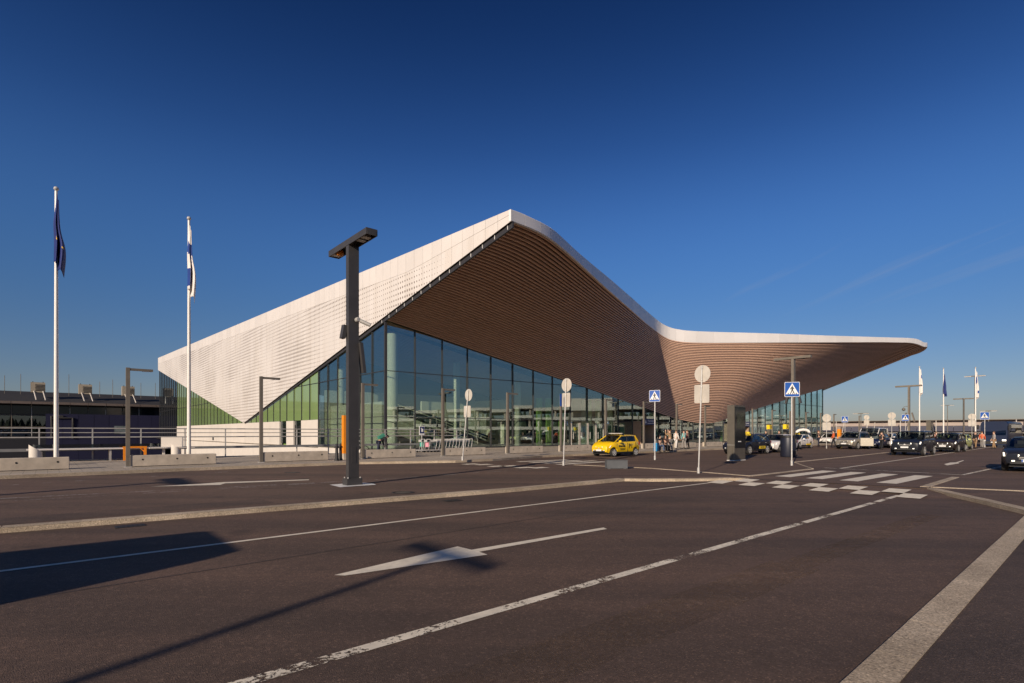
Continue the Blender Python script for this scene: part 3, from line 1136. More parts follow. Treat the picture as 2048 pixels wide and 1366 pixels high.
def clip_row(x0, x1, z0, z1, top):
    """Polygon in (x, z) between z0 and z1 under the line top(x)."""
    a, b = min(z1, top(x0)), min(z1, top(x1))
    if a - z0 < 0.08 and b - z0 < 0.08:
        return []
    P = []
    if a > z0 and b > z0:
        P = [(x0, z0), (x1, z0), (x1, b)]
        if (top(x0) - z1) * (top(x1) - z1) < 0:
            xm = x0 + (x1 - x0) * (z1 - top(x0)) / (top(x1) - top(x0))
            P.append((xm, z1))
        P.append((x0, a))
    elif a > z0:
        xm = x0 + (x1 - x0) * (z0 - top(x0)) / (top(x1) - top(x0))
        P = [(x0, z0), (xm, z0), (x0, a)]
    else:
        xm = x0 + (x1 - x0) * (z0 - top(x0)) / (top(x1) - top(x0))
        P = [(xm, z0), (x1, z0), (x1, b)]
    return P


for k in range(NPAN):
    x0, x1 = k * PW + 0.035, (k + 1) * PW - 0.035
    for r in range(3):
        z0 = ZT[r] + 0.03
        z1 = ZT[r + 1] - 0.03 if r < 2 else 99
        if k in DOORS and r == 0:
            continue
        P = clip_row(x0, x1, z0, z1, lambda q: zg(q) + 0.1)
        tw = random.uniform(-0.007, 0.007)
        tv = random.uniform(-0.005, 0.005)
        pane('glass_pane', [(x, 0.02 + tw * (x - x0) + tv * (z - z0), z) for x, z in P], (0, 0.03, 0), M_GLASS)
for k in range(NPAN + 1):
    x = k * PW
    h = zg(min(max(x, 0.01), GT)) + 0.12
    if k == 0:
        continue
    obj('mullion', MB().box((x, -0.02, (SZ + h) / 2), (0.055, 0.16, h - SZ)), M_DARK, term)
obj('corner_post', MB().box((0, 0, (SZ + zg(0.01)) / 2), (0.2, 0.2, zg(0.01) - SZ - 0.02)), M_DARK, term)
for z in ZT[1:]:
    x0 = None
    for k in range(NPAN * 4 + 1):
        x = k * PW / 4
        ok = zg(x) > z
        if ok and x0 is None:
            x0 = x
        if x0 is not None and (not ok or k == NPAN * 4):
            if x - x0 > 1:
                obj('transom', MB().box(((x0 + x) / 2, -0.005, z), (x - x0 - 0.2, 0.09, 0.055)), M_DARK, term)
            x0 = None
obj('plinth', MB().box((GT / 2, -0.02, SZ + 0.05), (GT - 0.3, 0.22, 0.14)), M_DARK, term)

# ---- left glazing
LP = 2.55
YCL, YG = LP * 6, LP * 39
YEND = end_b.y - 0.4
l_top = lambda q: f_bot(q) - (0.25 if q < vee.y else -0.1)
k = 0
while k * LP < YEND:
    y0, y1 = k * LP + 0.03, min((k + 1) * LP, YEND) - 0.03
    clear = k < 6
    blue = k >= 39
    for r in range(3):
        if r == 0 and not (clear or blue):
            continue
        z0 = ZT[r] + 0.03
        z1 = ZT[r + 1] - 0.03 if r < 2 else 99
        segs = [(y0, y1)] if not (y0 < vee.y < y1) else [(y0, vee.y), (vee.y, y1)]
        for a, b in segs:
            P = clip_row(a, b, z0, z1, l_top)
            tw = random.uniform(-0.004, 0.004)
            pane('glass_pane', [(0.02 + tw * (q - y0), q, z) for q, z in P], (0.03, 0, 0), M_GLASSL if clear else (M_GLASSB if blue else M_GREEN))
    if k > 0:
        h = l_top(k * LP) + 0.1
        zb = ZT[0] if (k <= 6 or k >= 39) else ZT[1]
        if h - zb > 0.1:
            obj('mullion', MB().box((-0.02, k * LP, (zb + h) / 2), (0.12, 0.05, h - zb)), M_DARK, term)
    k += 1
for z, spans in ((ZT[1], ((0.1, YCL), (YG, YEND))), (ZT[2], None)):
    if spans is None:
        ya = next(q / 10 for q in range(0, 440) if l_top(q / 10) < z)
        yb = next(q / 10 for q in range(500, 1400) if l_top(q / 10) > z)
        spans = ((0.1, ya), (yb, YEND))
    for a, b in spans:
        obj('transom', MB().box((-0.005, (a + b) / 2, z), (0.09, b - a, 0.055)), M_DARK, term)
# white base wall with two openings
for a, b in ((YCL, 20.4), (22.95, 25.5), (28.05, YG)):
    n = max(1, round((b - a) / 7.6))
    for q in range(n):
        p0, p1 = a + (b - a) * q / n, a + (b - a) * (q + 1) / n
        obj('wall_panel', MB().box((0.05, (p0 + p1) / 2, ZT[1] / 2 + 0.02), (0.3, p1 - p0 - 0.015, ZT[1] - 0.04)), M_WALL, term)
obj('retaining_wall', MB().box((0.08, (YCL + YG) / 2, (YZ - 0.02) / 2), (0.3, YG - YCL, -YZ - 0.02)), M_WALL, term)
obj('glass_plinth', MB().box((0.05, YCL / 2 - 0.1, (YZ + 0.1) / 2), (0.35, YCL - 0.1, 0.1 - YZ)), M_WALL, term)
obj('opening_back', MB().box((0.5, 24.2, 1.6), (0.1, 9, 3.0)), M_INTG, term)
w = obj('window', MB().box((0.12, 26.77, 1.65), (0.04, 2.5, 2.7)), M_GLASSB, term)
w = obj('door', MB().box((0.12, 21.67, 1.6), (0.05, 2.5, 2.8)), M_GLASSB, term)
mb = MB()
for yy in (20.45, 21.4, 22.9):
    mb.box((0.10, yy, 1.35), (0.09, 0.07, 2.4))
mb.box((0.10, 21.67, 2.3), (0.085, 2.4, 0.07))
obj('frame', mb, M_DARK, w)
obj('base_vent', MB().box((-0.12, 64, 0.55), (0.06, 0.9, 0.5)), M_BLACK, term)

# ---- what shows through the glass
obj('interior_floor', MB().box((45, 22, SZ + 0.006), (89, 43.4, 0.02)), M_FLOOR, term)
obj('interior_wall', MB().box((11.0, 15.6, 3.2), (20.5, 0.3, 6.2)), M_INT, term)
obj('interior_wall', MB().box((13.5, 9.0, 2.6), (9.0, 0.3, 5.0)), M_INT, term)
obj('interior_wall', MB().box((1.5, 9.4, 2.35), (0.25, 12.0, 4.4)), M_INT, term)
obj('interior_wall', MB().box((64, 22, 4.0), (88, 0.3, 8)), M_INTD, term)
obj('interior_wall', MB().box((21.4, 12.4, 3.0), (0.3, 6.4, 5.6)), M_INT, term)
obj('interior_column', MB().lathe([(0.48, SZ), (0.48, 10.6)], 28, c=(1.45, 1.5, 0)), M_INT, term, smooth=40)
for q, (x, y, h) in enumerate(((10.4, 4.2, 9.0), (19.0, 4.2, 7.6), (30.4, 4.2, 6.0), (70.0, 4.2, 6.2), (80.0, 4.2, 7.5), (90.0, 4.2, 9.0), (1.5, 13.0, 8.5))):
    obj('interior_column', MB().lathe([(0.36, SZ), (0.36, h)], 24, c=(x, y, 0)), M_INT, term, smooth=40)
for x in (20.9, 22.4, 24.6, 29.6, 31.3, 33.8, 40.5, 44.0):
    obj('interior_fin', MB().box((x, 2.6, 2.9), (0.75, 0.25, 5.5 if x < 34 else 3.4)), M_INTG, term)
mb = MB().tube([(4.5, 6, 4.6), (17, 6, 0.9)], 0.10, 6)
mb.tube([(4.5, 7.4, 4.6), (17, 7.4, 0.9)], 0.10, 6)
mb.prism([(4.5, 6.1, 4.3), (17, 6.1, 0.3), (17, 6.1, 0.0 + SZ + 0.03), (4.5, 6.1, 3.8)], (0, 1.2, 0))
obj('escalator', mb, M_INTD, term)
# the ceiling battens go on indoors
for s in range(34):
    yy = 0.45 + s * 0.42
    rr = []
    for q in range(0, 25):
        t = 0.6 + q * (GT - 1.2) / 24
        dz = min(zg(t), f_bot(min(yy, 40)) + 30) - 0.06 * yy
        a = max(2.75, dz)
        rr.append([(t, yy - 0.12, a + 0.12), (t, yy - 0.12, a), (t, yy + 0.12, a), (t, yy + 0.12, a + 0.12)])
    obj('ceiling_slat', MB().grid(rr, True), M_SLAT, term)
rows = [[(0.6 + q * (GT - 1.2) / 24, yy, max(2.75, zg(0.6 + q * (GT - 1.2) / 24) - 0.06 * yy) + 0.2) for q in range(25)] for yy in (0.2, 15, 40)]
obj('ceiling_skin', MB().grid(rows), M_BACK, term)
obj('end_wall', MB().box((GT + 0.1, 6, 5), (0.1, 11, 9.6)), M_GLASS, term)
obj('rear_wall', MB().box((70, 45, 4.5), (58, 0.3, 9)), M_INTD, term)

# ---- entrances
for n, k in enumerate(DOORS):
    x0, x1 = k * PW, (k + 1) * PW
    xm = (x0 + x1) / 2
    pt = obj('entrance_portal', MB().box((xm, -0.6, 3.02), (PW - 0.05, 1.5, 0.16)).box((x1 - 0.1, -0.6, 1.5), (0.18, 1.45, 2.8)).box((x0 + 0.05, -0.6, 1.5), (0.08, 1.45, 2.8)), M_BROWN, term)
    sg = obj('entrance_sign', MB().box((xm, -1.42, 3.02), (PW - 0.2, 0.14, 0.82)), plain('sign_navy', (0.018, 0.03, 0.11), 0.4), term)
    text('Terminal', 0.36, M_SIGNW, sg, (xm + 0.45, -1.50, 3.14), (R(90), 0, 0))
    obj('sign_stripe', MB().box((xm + 0.45, -1.495, 2.84), (1.45, 0.01, 0.06)), M_SIGNW, sg)
    obj('sign_icon', MB().prism([(xm - 0.85, -1.50, 2.85), (xm - 0.45, -1.50, 2.85), (xm - 0.55, -1.50, 2.98), (xm - 0.62, -1.50, 3.2), (xm - 0.70, -1.50, 3.2), (xm - 0.76, -1.50, 2.98)], (0, 0.01, 0)), M_SIGNW, sg)
    for q in (0.3, 0.7):
        dr = obj('sliding_door', MB().box((lerp(x0, x1, q), 0.1, 1.35), (PW * 0.38, 0.05, 2.3)), M_GLASS, term)
        obj('door_frame', MB().box((lerp(x0, x1, q) - PW * 0.19, 0.09, 1.35), (0.07, 0.09, 2.4)).box((lerp(x0, x1, q) + PW * 0.19, 0.09, 1.35), (0.07, 0.09, 2.4)), M_SIGNB, dr)
    obj('door_surround', MB().box((x0 + 0.5, 2.0, 1.5), (0.9, 0.2, 2.7)), M_INTG, term)
# exit doors by the yellow car
for k in (8, 9):
    x0 = k * PW
    for q in (0.0, 0.5):
        dr = obj('glazed_door', MB().box((x0 + PW * (0.25 + q), -0.08, 1.45), (PW * 0.46, 0.05, 2.5)), M_GLASS, term)
        obj('door_frame', MB().box((x0 + PW * (0.03 + q), -0.09, 1.45), (0.09, 0.1, 2.6)).box((x0 + PW * (0.47 + q), -0.09, 1.45), (0.09, 0.1, 2.6)), M_SIGNB, dr)
        obj('handle', MB().tube([(x0 + PW * (0.12 + q), -0.16, 0.9), (x0 + PW * (0.12 + q), -0.16, 1.7)], 0.025, 6), M_GALV, dr)


# ------------------------------------------------------------------ lamps
PITCH = Vector((4.17, 3.72, 0))
L0 = Vector((-17.0, 23.9, SZ))


def make_lamp(loc, label):
    t = thing('street_lamp', label, 'street lamp', loc, AF, 'slim L-shaped lamps along the terminal pavement')
    obj('pole', MB().box((0, 0, 2.2), (0.15, 0.15, 4.4)), M_LAMPL, t)
    obj('arm', MB().box((0.50, 0, 4.33), (0.86, 0.13, 0.10)), M_LAMPL, t)
    obj('lamp_lens', MB().box((0.70, 0, 4.272), (0.36, 0.09, 0.02)), M_LENS, t)
    obj('base_plate', MB().box((0, 0, 0.01), (0.26, 0.26, 0.02)), M_GALV, t)
    return t


ORD = ['first', 'second', 'third', 'fourth', 'fifth', 'sixth', 'seventh', 'eighth', 'ninth', 'tenth', 'eleventh', 'twelfth', 'thirteenth', 'fourteenth', 'fifteenth', 'sixteenth', 'seventeenth', 'eighteenth']
lamp0 = make_lamp(L0, 'first slim L-shaped lamp of the pavement row, between the two tall flagpoles')
for k in range(1, 17):
    dup(lamp0, L0 + PITCH * k, AF, '%s slim L-shaped lamp of the pavement row, counting from the tall flagpoles' % ORD[k])
dup(lamp0, L0 + PITCH * 18.2, AF, 'last slim L-shaped lamp of the pavement row, past a gap')


def make_tlamp(loc, label, kind, pad=True):
    t = thing('mast_lamp', label, 'street lamp', loc, AF, 'tall T-shaped mast lamps along the road')
    m = M_LAMP if kind == 'dark' else M_LAMPL
    if pad:
        pd = MB().add([(-0.62, -0.5, 0.012), (0.55, -0.52, 0.012), (0.64, -0.2, 0.012), (0.6, 0.42, 0.012), (0.1, 0.52, 0.012), (-0.55, 0.46, 0.012)], [(0, 1, 2, 3, 4, 5)])
        obj('base_pad', pd, M_SIGNW, t)
    obj('plinth', MB().box((0, 0, 0.11), (0.50, 0.36, 0.22)), m, t)
    obj('pole', MB().box((0, 0, 3.86), (0.34, 0.20, 7.28)), m, t)
    mb = MB()
    mb.box((0, 0.06, 7.66), (0.36, 2.8, 0.04))
    mb.box((-0.165, 0.06, 7.565), (0.03, 2.8, 0.15)).box((0.165, 0.06, 7.565), (0.03, 2.8, 0.15))
    mb.box((0, -1.335, 7.565), (0.30, 0.03, 0.15)).box((0, 1.445, 7.565), (0.30, 0.03, 0.15))
    obj('access_hatch', MB().box((0, -0.103, 0.95), (0.16, 0.012, 0.5)), m, t)
    for bx in (-0.2, 0.2):
        for by in (-0.13, 0.13):
            obj('anchor_bolt', MB().lathe([(0.022, 0.215), (0.022, 0.245), (0.012, 0.262)], 8, c=(bx, by, 0)), M_GALV, t)
    obj('arm', mb, m, t)
    for y0, mt in ((-0.95, M_GALV), (-0.62, M_GALV), (0.95, M_ORANGE if kind == 'dark' else M_GALV), (1.25, M_GALV)):
        obj('lamp_unit', MB().box((0, y0, 7.57), (0.26, 0.22, 0.13), taper=0.8) if mt is not M_ORANGE else MB().lathe([(0.05, 7.43), (0.10, 7.45), (0.12, 7.52), (0.12, 7.6)], 16, c=(0, y0, 0)), mt, t)
    return t


def add_kit(t, m, z=5.2, cam=True, flood=True):
    if cam:
        c = obj('camera', MB().lathe([(0.06, 0), (0.075, 0.03), (0.075, 0.14), (0.05, 0.16)], 16, 'y', (0.07, -0.30, z + 0.12)), M_RAIL, t, smooth=40)
        obj('camera_body', MB().tube([(0.14, -0.26, z + 0.09), (0.40, -0.42, z - 0.04)], 0.06, 10), M_RAIL, c, smooth=40)
    if flood:
        M = Matrix.Rotation(R(-7), 3, 'Y')
        obj('speaker_panel', MB().box((0.26, -0.10, z - 1.05), (0.10, 0.24, 0.95), M=M), m, t)
        M = Matrix.Rotation(R(10), 3, 'Y')
        obj('speaker_panel', MB().box((-0.24, 0.12, z - 0.25), (0.12, 0.2, 0.42), M=M), m, t)


mast0 = make_tlamp(G(705, 970), 'big dark grey T-shaped mast lamp on a pale pad in front of the terminal', 'dark')
add_kit(mast0, M_LAMP, 5.05)
mk = make_tlamp(GD(1586.5, 43), 'grey T-shaped mast lamp behind the litter bin and crossing sign', 'light', False)
for k in (-1, 1):
    M = Matrix.Rotation(R(14 * k), 3, 'X')
    obj('speaker_panel', MB().box((0, 0.42 * k, 4.55), (0.2, 0.14, 1.2), M=M), M_LAMP, mk)
m2 = make_tlamp(GD(1818, 69), 'grey T-shaped mast lamp with dome camera left of the three flagpoles', 'light', False)
for k in (-1, 1):
    M = Matrix.Rotation(R(14 * k), 3, 'X')
    obj('speaker_panel', MB().box((0, 0.45 * k, 3.6), (0.25, 0.14, 1.2), M=M), M_LAMPL, m2)
dc = obj('dome_camera', MB().tube([(-0.1, 0.1, 4.95), (-0.3, 0.3, 5.0), (-0.5, 0.45, 4.9), (-0.5, 0.45, 4.7)], 0.03, 6), M_LAMPL, m2)
obj('dome', MB().lathe([(0.02, 4.4), (0.17, 4.48), (0.2, 4.62), (0.15, 4.74), (0.03, 4.78)], 14, c=(-0.5, 0.45, 0)), M_LAMPL, dc, smooth=50)
m3 = make_tlamp(GD(1927.5, 95), 'grey T-shaped mast lamp between the second and third right-hand flagpole', 'light', False)
dup(m3, (-21.4, 0.0, 0), AF, 'T-shaped mast lamp beside the parked coach outside the view')


def small_mast(loc, h, label, heads=True):
    t = thing('mast_lamp', label, 'street lamp', loc, AF, 'far mast lamps')
    obj('pole', MB().tube([(0, 0, 0), (0, 0, h)], 0.09, 8, 0.07), M_LAMPL, t)
    obj('arm', MB().box((0, 0, h + 0.05), (0.3 if heads else 0.14, 2.4 if heads else 2.0, 0.14)), M_LAMPL, t)
    if not heads:
        return
    obj('lamp_head', MB().box((0, 0.9, h + 0.0), (0.4, 0.9, 0.1)), M_GALV, t)
    obj('lamp_head', MB().box((0, -0.9, h + 0.0), (0.4, 0.9, 0.1)), M_GALV, t)


small_mast(Vector((-11.6, -11.7, RZ)), 8.0, 'slim mast lamp across the near road whose shadow crosses the white arrow', False)
small_mast(GD(1722, 105), 5.3, 'small far T-shaped lamp above the white van roof')
small_mast(GD(1895, 135), 8.4, 'small far lamp just right of the middle right-hand flagpole')
small_mast(GD(1950, 88), 10.8, 'round-armed far lamp crossing the last right-hand flagpole')
small_mast(GD(1977, 110), 6.0, 'small far lamp behind the crossing sign at the coach')

# ------------------------------------------------------------------ concrete barriers
def make_barrier(loc, label, x0=0.10, length=3.4):
    t = thing('concrete_barrier', label, 'barrier', loc, AF, 'concrete barrier blocks along the terminal pavement')
    x1 = x0 + length
    b = 0.02
    mb = MB()
    sec = [(-0.04, 0.03), (-0.04, 0.49), (-0.02, 0.51), (0.36, 0.51), (0.38, 0.49), (0.38, 0.03)]
    rows = []
    for x, k in ((x0, 0.96), (x0 + b, 1.0), (x1 - b, 1.0), (x1, 0.96)):
        rows.append([(x, 0.17 + (y - 0.17) * k, 0.26 + (z - 0.26) * k) for y, z in sec])
    mb.grid(rows, True)
    mb.f += [tuple(range(6)), tuple(reversed(range(18, 24)))]
    obj('block', mb, M_CONC, t)
    for q in (0.13, 0.52, 0.89):
        obj('lifting_socket', MB().lathe([(0.038, 0.0), (0.038, 0.012), (0.02, 0.012), (0.02, 0.0)], 12, 'y', (lerp(x0, x1, q), -0.048, 0.32)), M_BLACK, t)
    obj('foot', MB().box((x0 + 0.4, 0.17, 0.015), (0.4, 0.36, 0.03)).box((x1 - 0.4, 0.17, 0.015), (0.4, 0.36, 0.03)), M_BLACK, t)
    return t


bar0 = make_barrier(L0, 'concrete barrier block right of the first L-shaped lamp, under the second flagpole')
dup(bar0, L0 - PITCH * 0.985, AF, 'concrete barrier block under the dark blue flag, cut by the left edge')
where = ['', 'between the white rail and the orange totem', 'in front of the bent-over person', 'in front of the luggage trolleys', 'right of the trolleys under the glass front', 'behind the yellow car bonnet', None, 'by the blue suitcase', 'right of the seated travellers', 'left of the black totem']
for k in range(1, 16):
    w = where[k] if k < len(where) else None
    if k in (6,):
        continue
    dup(bar0, L0 + PITCH * k, AF, ('concrete barrier block ' + w) if w else '%s concrete barrier block of the row, counting from the flagpoles' % ORD[k])

# ------------------------------------------------------------------ white railing behind the pavement
RB = GD(185, 29.6, SZ)
rail = thing('railing', 'long pale guard railing of posts and rails in front of the white wall', 'railing', RB, AF)
for k in range(-5, 12):
    obj('post', MB().box((k * 2.2, 0, 0.88), (0.06, 0.08, 1.76)), M_RAIL, rail)
for z, r in ((1.76, 0.03), (1.52, 0.022), (1.27, 0.034), (0.03, 0.03)):
    obj('handrail' if z > 1.7 else 'rail', MB().tube([(-13, -0.02, z), (24.4, -0.02, z)], r, 8), M_RAIL, rail)
obj('guard_beam', MB().box((5.7, -0.07, 0.62), (37.4, 0.06, 0.15)), plain('beam_grey', (0.20, 0.20, 0.20), 0.5), rail)

# ------------------------------------------------------------------ flags
def make_pole(loc, h, label, grp, r=0.10):
    t = thing('flagpole', label, 'flagpole', loc, AF, grp)
    obj('pole', MB().tube([(0, 0, 0), (0, 0, h * 0.5), (0, 0, h)], r, 14, r * 0.6), M_POLE, t, smooth=50)
    obj('finial', MB().lathe([(0.03, h), (0.05, h + 0.02), (0.11, h + 0.09), (0.09, h + 0.18), (0.02, h + 0.22)], 14), M_GALV, t, smooth=50)
    obj('base_collar', MB().lathe([(r * 1.6, 0), (r * 1.6, 0.08), (r * 1.05, 0.1)], 14), M_GALV, t, smooth=40)
    return t


def limp_flag(loc, zt, ln, wd, blue_of, mats, label, side=1, seed=1, loops=1.7):
    """Windless flag: cloth gathered in folds round the pole; blue_of(across, down) picks the dyed cloth."""
    rnd = random.Random(seed)
    ph = rnd.uniform(0, 6)
    rows, W = [], 40
    n = 36
    for j in range(n + 1):
        b = j / n
        spread = wd * (0.18 + 0.82 * sstep(b * 1.5)) * (0.92 + 0.08 * math.sin(b * 9 + ph))
        row = []
        for i in range(W + 1):
            a = i / W
            q = a * 2 * math.pi * loops + ph + b * 1.2
            x = side * (-0.30 * sstep(b * 2) * wd + spread * (0.15 + 0.9 * (a - 0.10)) + 0.10 * spread * math.sin(q * 0.5))
            yy = (0.05 + 0.16 * sstep(b * 1.4)) * math.sin(q) * (0.5 + a) - 0.13
            drop = ln * b * (0.84 + 0.16 * a + 0.02 * math.sin(q)) + 0.35 * a * (1 - b)
            row.append((x, yy, zt - drop))
        rows.append(row)
    mb = MB().grid(rows)
    me = mb.mesh('flag', None, 180)
    for m in mats:
        me.materials.append(m)
    for p in me.polygons:
        j, i = divmod(p.index, W)
        p.material_index = blue_of(i / W, j / n)
    o = obj('flag', me)
    sol = o.modifiers.new('thick', 'SOLIDIFY')
    sol.thickness = 0.01
    o.location = loc
    o.rotation_euler = (0, 0, AF)
    tag(o, label, 'flag')
    return o


M_FLB = plain('flag_blue', (0.006, 0.018, 0.13), 0.7, var=0.1)
M_FLW = plain('flag_white', (0.75, 0.70, 0.66), 0.7, var=0.05)
M_FLFB = plain('flag_cross_blue', (0.008, 0.04, 0.22), 0.7, var=0.1)
M_FLY = plain('flag_gold', (0.75, 0.45, 0.03), 0.6)
fp1 = GD(112.5, 26.0, SZ)
fp2 = GD(378, 29.6, SZ)
make_pole(fp1, 13.15, 'tall white flagpole carrying the dark blue flag at far left', 'tall flagpoles on the left')
make_pole(fp2, 13.15, 'tall white flagpole carrying the white flag with blue cross', 'tall flagpoles on the left')
limp_flag(fp1, 13.0, 3.9, 0.52, lambda a, b: 1 if (abs((a - 0.55) / 0.06) + abs((b - 0.64) / 0.022) < 1 or abs((a - 0.2) / 0.07) + abs((b - 0.63) / 0.02) < 1 or abs((a - 0.82) / 0.06) + abs((b - 0.66) / 0.02) < 1 or abs((a - 0.4) / 0.05) + abs((b - 0.86) / 0.02) < 1) else 0, [M_FLB, M_FLY], 'dark blue flag with gold stars hanging limp from the far left pole', seed=3)
limp_flag(fp2, 12.9, 4.2, 0.48, lambda a, b: 1 if (0.28 < b + 0.16 * abs(a - 0.35) < 0.46 or (abs(a - 0.62 + (b - 0.5) * 0.35) < 0.13 and b > 0.4 and b < 0.78) or (a < 0.24 and b > 0.66 and b < 0.94)) else 0, [M_FLW, M_FLFB], 'white flag with blue cross hanging limp from the second tall pole', seed=8)
fr = [GD(1839, 78), GD(1887, 84), GD(1951, 82)]
hh = [11.0, 11.5, 11.4]
for k, p in enumerate(fr):
    make_pole(p, hh[k], ['white flagpole left of the three at the right, beside the mast lamp', 'white flagpole in the middle of the three at the right', 'white flagpole right of the three at the right'][k], 'flagpoles at the right')
limp_flag(fr[0], 10.9, 4.0, 0.75, lambda a, b: 1 if (0.22 < b < 0.36 and a > 0.35) else 0, [M_FLW, M_FLFB], 'white limp flag with dark patch on the left pole of the right-hand three', seed=5)
limp_flag(fr[1], 10.8, 3.6, 0.55, lambda a, b: 0, [M_FLB, M_FLFB], 'dark blue limp flag on the middle pole of the right-hand three', seed=6)
limp_flag(fr[2], 11.0, 4.4, 0.8, lambda a, b: 1 if (0.2 < b < 0.5 and a < 0.55 or 0.72 < b < 0.82 and 0.3 < a < 0.7) else 0, [M_FLW, M_FLFB], 'white limp flag with blue cross on the right pole of the right-hand three', seed=9)


# ------------------------------------------------------------------ traffic signs
def plate_round(c, r, th, ax):
    mb = MB()
    ax = Vector(ax).normalized()
    s = Vector((0, 0, 1)).cross(ax).normalized()
    up = ax.cross(s)
    return mb.prism([Vector(c) + s * math.cos(q) * r + up * math.sin(q) * r for q in [2 * math.pi * k / 28 for k in range(28)]], ax * th)


def plate_rect(c, w, h, th, ax, rr=0.05):
    ax = Vector(ax).normalized()
    s = Vector((0, 0, 1)).cross(ax).normalized()
    up = ax.cross(s)
    P = []
    for sx, sy, a0 in ((1, 1, 0), (-1, 1, 90), (-1, -1, 180), (1, -1, 270)):
        for k in range(4):
            q = R(a0 + 30 * k)
            P.append(Vector(c) + s * (sx * (w / 2 - rr) + rr * math.cos(q)) + up * (sy * (h / 2 - rr) + rr * math.sin(q)))
    return MB().prism(P, ax * th)


def back_sign(base, zdisc, r, zrect, w, h, lean, label, ax=FD, extra=False, thick=0.03, base_z=None):
    """Round plate over a square plate seen from behind on a leaning tube."""
    t = thing('traffic_sign', label, 'traffic sign', base, 0, 'round and square signs seen from behind')
    top = zdisc + r * 0.95
    ln = Vector(lean)
    obj('post', MB().tube([(0, 0, 0), ln * top + Vector((0, 0, top))], thick, 12), M_GALV, t, smooth=50)
    obj('base_collar', MB().lathe([(0.055, 0), (0.055, 0.22), (0.035, 0.24)], 12), M_GALV, t, smooth=40)
    off = Vector(ax) * 0.045
    obj('round_plate', plate_round(ln * zdisc + Vector((0, 0, zdisc)) + off, r, 0.012, ax), M_SIGNB, t)
    obj('square_plate', plate_rect(ln * zrect + Vector((0, 0, zrect)) + off, w, h, 0.012, ax), M_SIGNB, t)
    for z in (zdisc + r * 0.7, zdisc - r * 0.7, zrect + h * 0.36, zrect - h * 0.36):
        obj('clamp', MB().lathe([(thick + 0.014, -0.025), (thick + 0.014, 0.025)], 12, c=tuple(ln * z + Vector((0, 0, z)))), M_GALV, t)
    if extra:
        a2 = Vector(ax).cross(Vector((0, 0, 1)))
        obj('side_plate', plate_rect(ln * (zrect - 0.02) + Vector((0, 0, zrect - 0.02)) - Vector(ax) * 0.34, 0.12, 0.62, 0.012, a2, 0.03), M_BLUE, t)
    return t


sx = Vector((1, 0, 0))
back_sign(G(1397, 946.5), 4.03, 0.35, 3.22, 0.66, 0.74, sx * 0.033, 'large sign back, round over square, on a leaning post by the black totem')
back_sign(G(925, 921, SZ), 3.58, 0.33, 2.68, 0.62, 0.62, sx * 0.082, 'leaning sign back, round over square, in front of the luggage trolleys')
back_sign(G(1127, 931), 4.03, 0.34, 3.28, 0.55, 0.70, sx * 0.03, 'sign back on a leaning post with a blue side plate left of the yellow car', extra=True)
for px, d, zd, lb in ((1653, 56, 3.15, 'small sign back left of the far orange totem'), (1733, 92, 4.2, 'tiny sign back above the white van'), (1783.5, 66, 3.7, 'sign back left of the dome camera lamp'), (1944, 72, 3.75, 'sign back in front of the rightmost flagpole')):
    back_sign(GD(px, d), zd, 0.42, zd - 0.85, 0.8, 0.8, sx * 0.0, lb)


def crossing_sign(base, zc, size, label, ax, lean=(0, 0, 0), thick=0.035):
    """Blue square with a white triangle and a black walking figure over stripes; ax points out of the face."""
    t = thing('crossing_sign', label, 'road sign', base, 0, 'blue pedestrian crossing signs')
    ln = Vector(lean)
    obj('post', MB().tube([(0, 0, 0), ln * (zc + size * 0.4) + Vector((0, 0, zc + size * 0.4))], thick, 12), M_GALV, t, smooth=50)
    obj('base_collar', MB().lathe([(0.06, 0), (0.06, 0.24), (0.04, 0.26)], 12), M_GALV, t, smooth=40)
    ax = Vector(ax).normalized()
    c = ln * zc + Vector((0, 0, zc)) + ax * 0.05
    p = obj('plate', plate_rect(c, size * 1.06, size * 1.12, 0.012, ax, 0.04), M_SIGNW, t)
    f1 = c + ax * 0.014
    obj('blue_field', plate_rect(f1, size * 1.0, size * 1.06, 0.004, ax, 0.03), M_BLUE, p)
    s = Vector((0, 0, 1)).cross(ax).normalized()
    up = ax.cross(s)
    Z = lambda x, y, l: c + ax * (0.018 + 0.004 * l) + (s * x + up * y) * size
    obj('white_triangle', MB().prism([Z(-0.46, -0.36, 1), Z(0.46, -0.36, 1), Z(0.0, 0.46, 1)], ax * 0.003), M_SIGNW, p)
    fig = MB()
    fig.prism([Z(0.045 * math.cos(q), 0.245 + 0.055 * math.sin(q), 2) for q in [k * math.pi / 5 for k in range(10)]], ax * 0.003)
    for poly in ([(-0.07, 0.18), (0.07, 0.18), (0.06, -0.05), (-0.05, -0.05)], [(-0.05, -0.05), (0.02, -0.05), (-0.06, -0.27), (-0.13, -0.26)], [(0.0, -0.05), (0.06, -0.05), (0.14, -0.26), (0.07, -0.28)], [(-0.07, 0.18), (-0.04, 0.12), (-0.12, -0.02), (-0.16, 0.0)], [(0.07, 0.18), (0.05, 0.12), (0.12, 0.0), (0.16, 0.02)]):
        fig.prism([Z(x, y, 2) for x, y in poly], ax * 0.003)
    obj('walking_figure', fig, M_BLACK, p)
    for x in (-0.28, -0.12, 0.06, 0.20, 0.32):
        obj('stripe_mark', MB().prism([Z(x - 0.05, -0.35, 2.5), Z(x + 0.02, -0.35, 2.5), Z(x + 0.05 - (0.05 if x > 0 else 0), -0.25, 2.5), Z(x + 0.0 - (0.04 if x > 0 else 0), -0.25, 2.5)], ax * 0.003), M_BLACK, p)
    return t


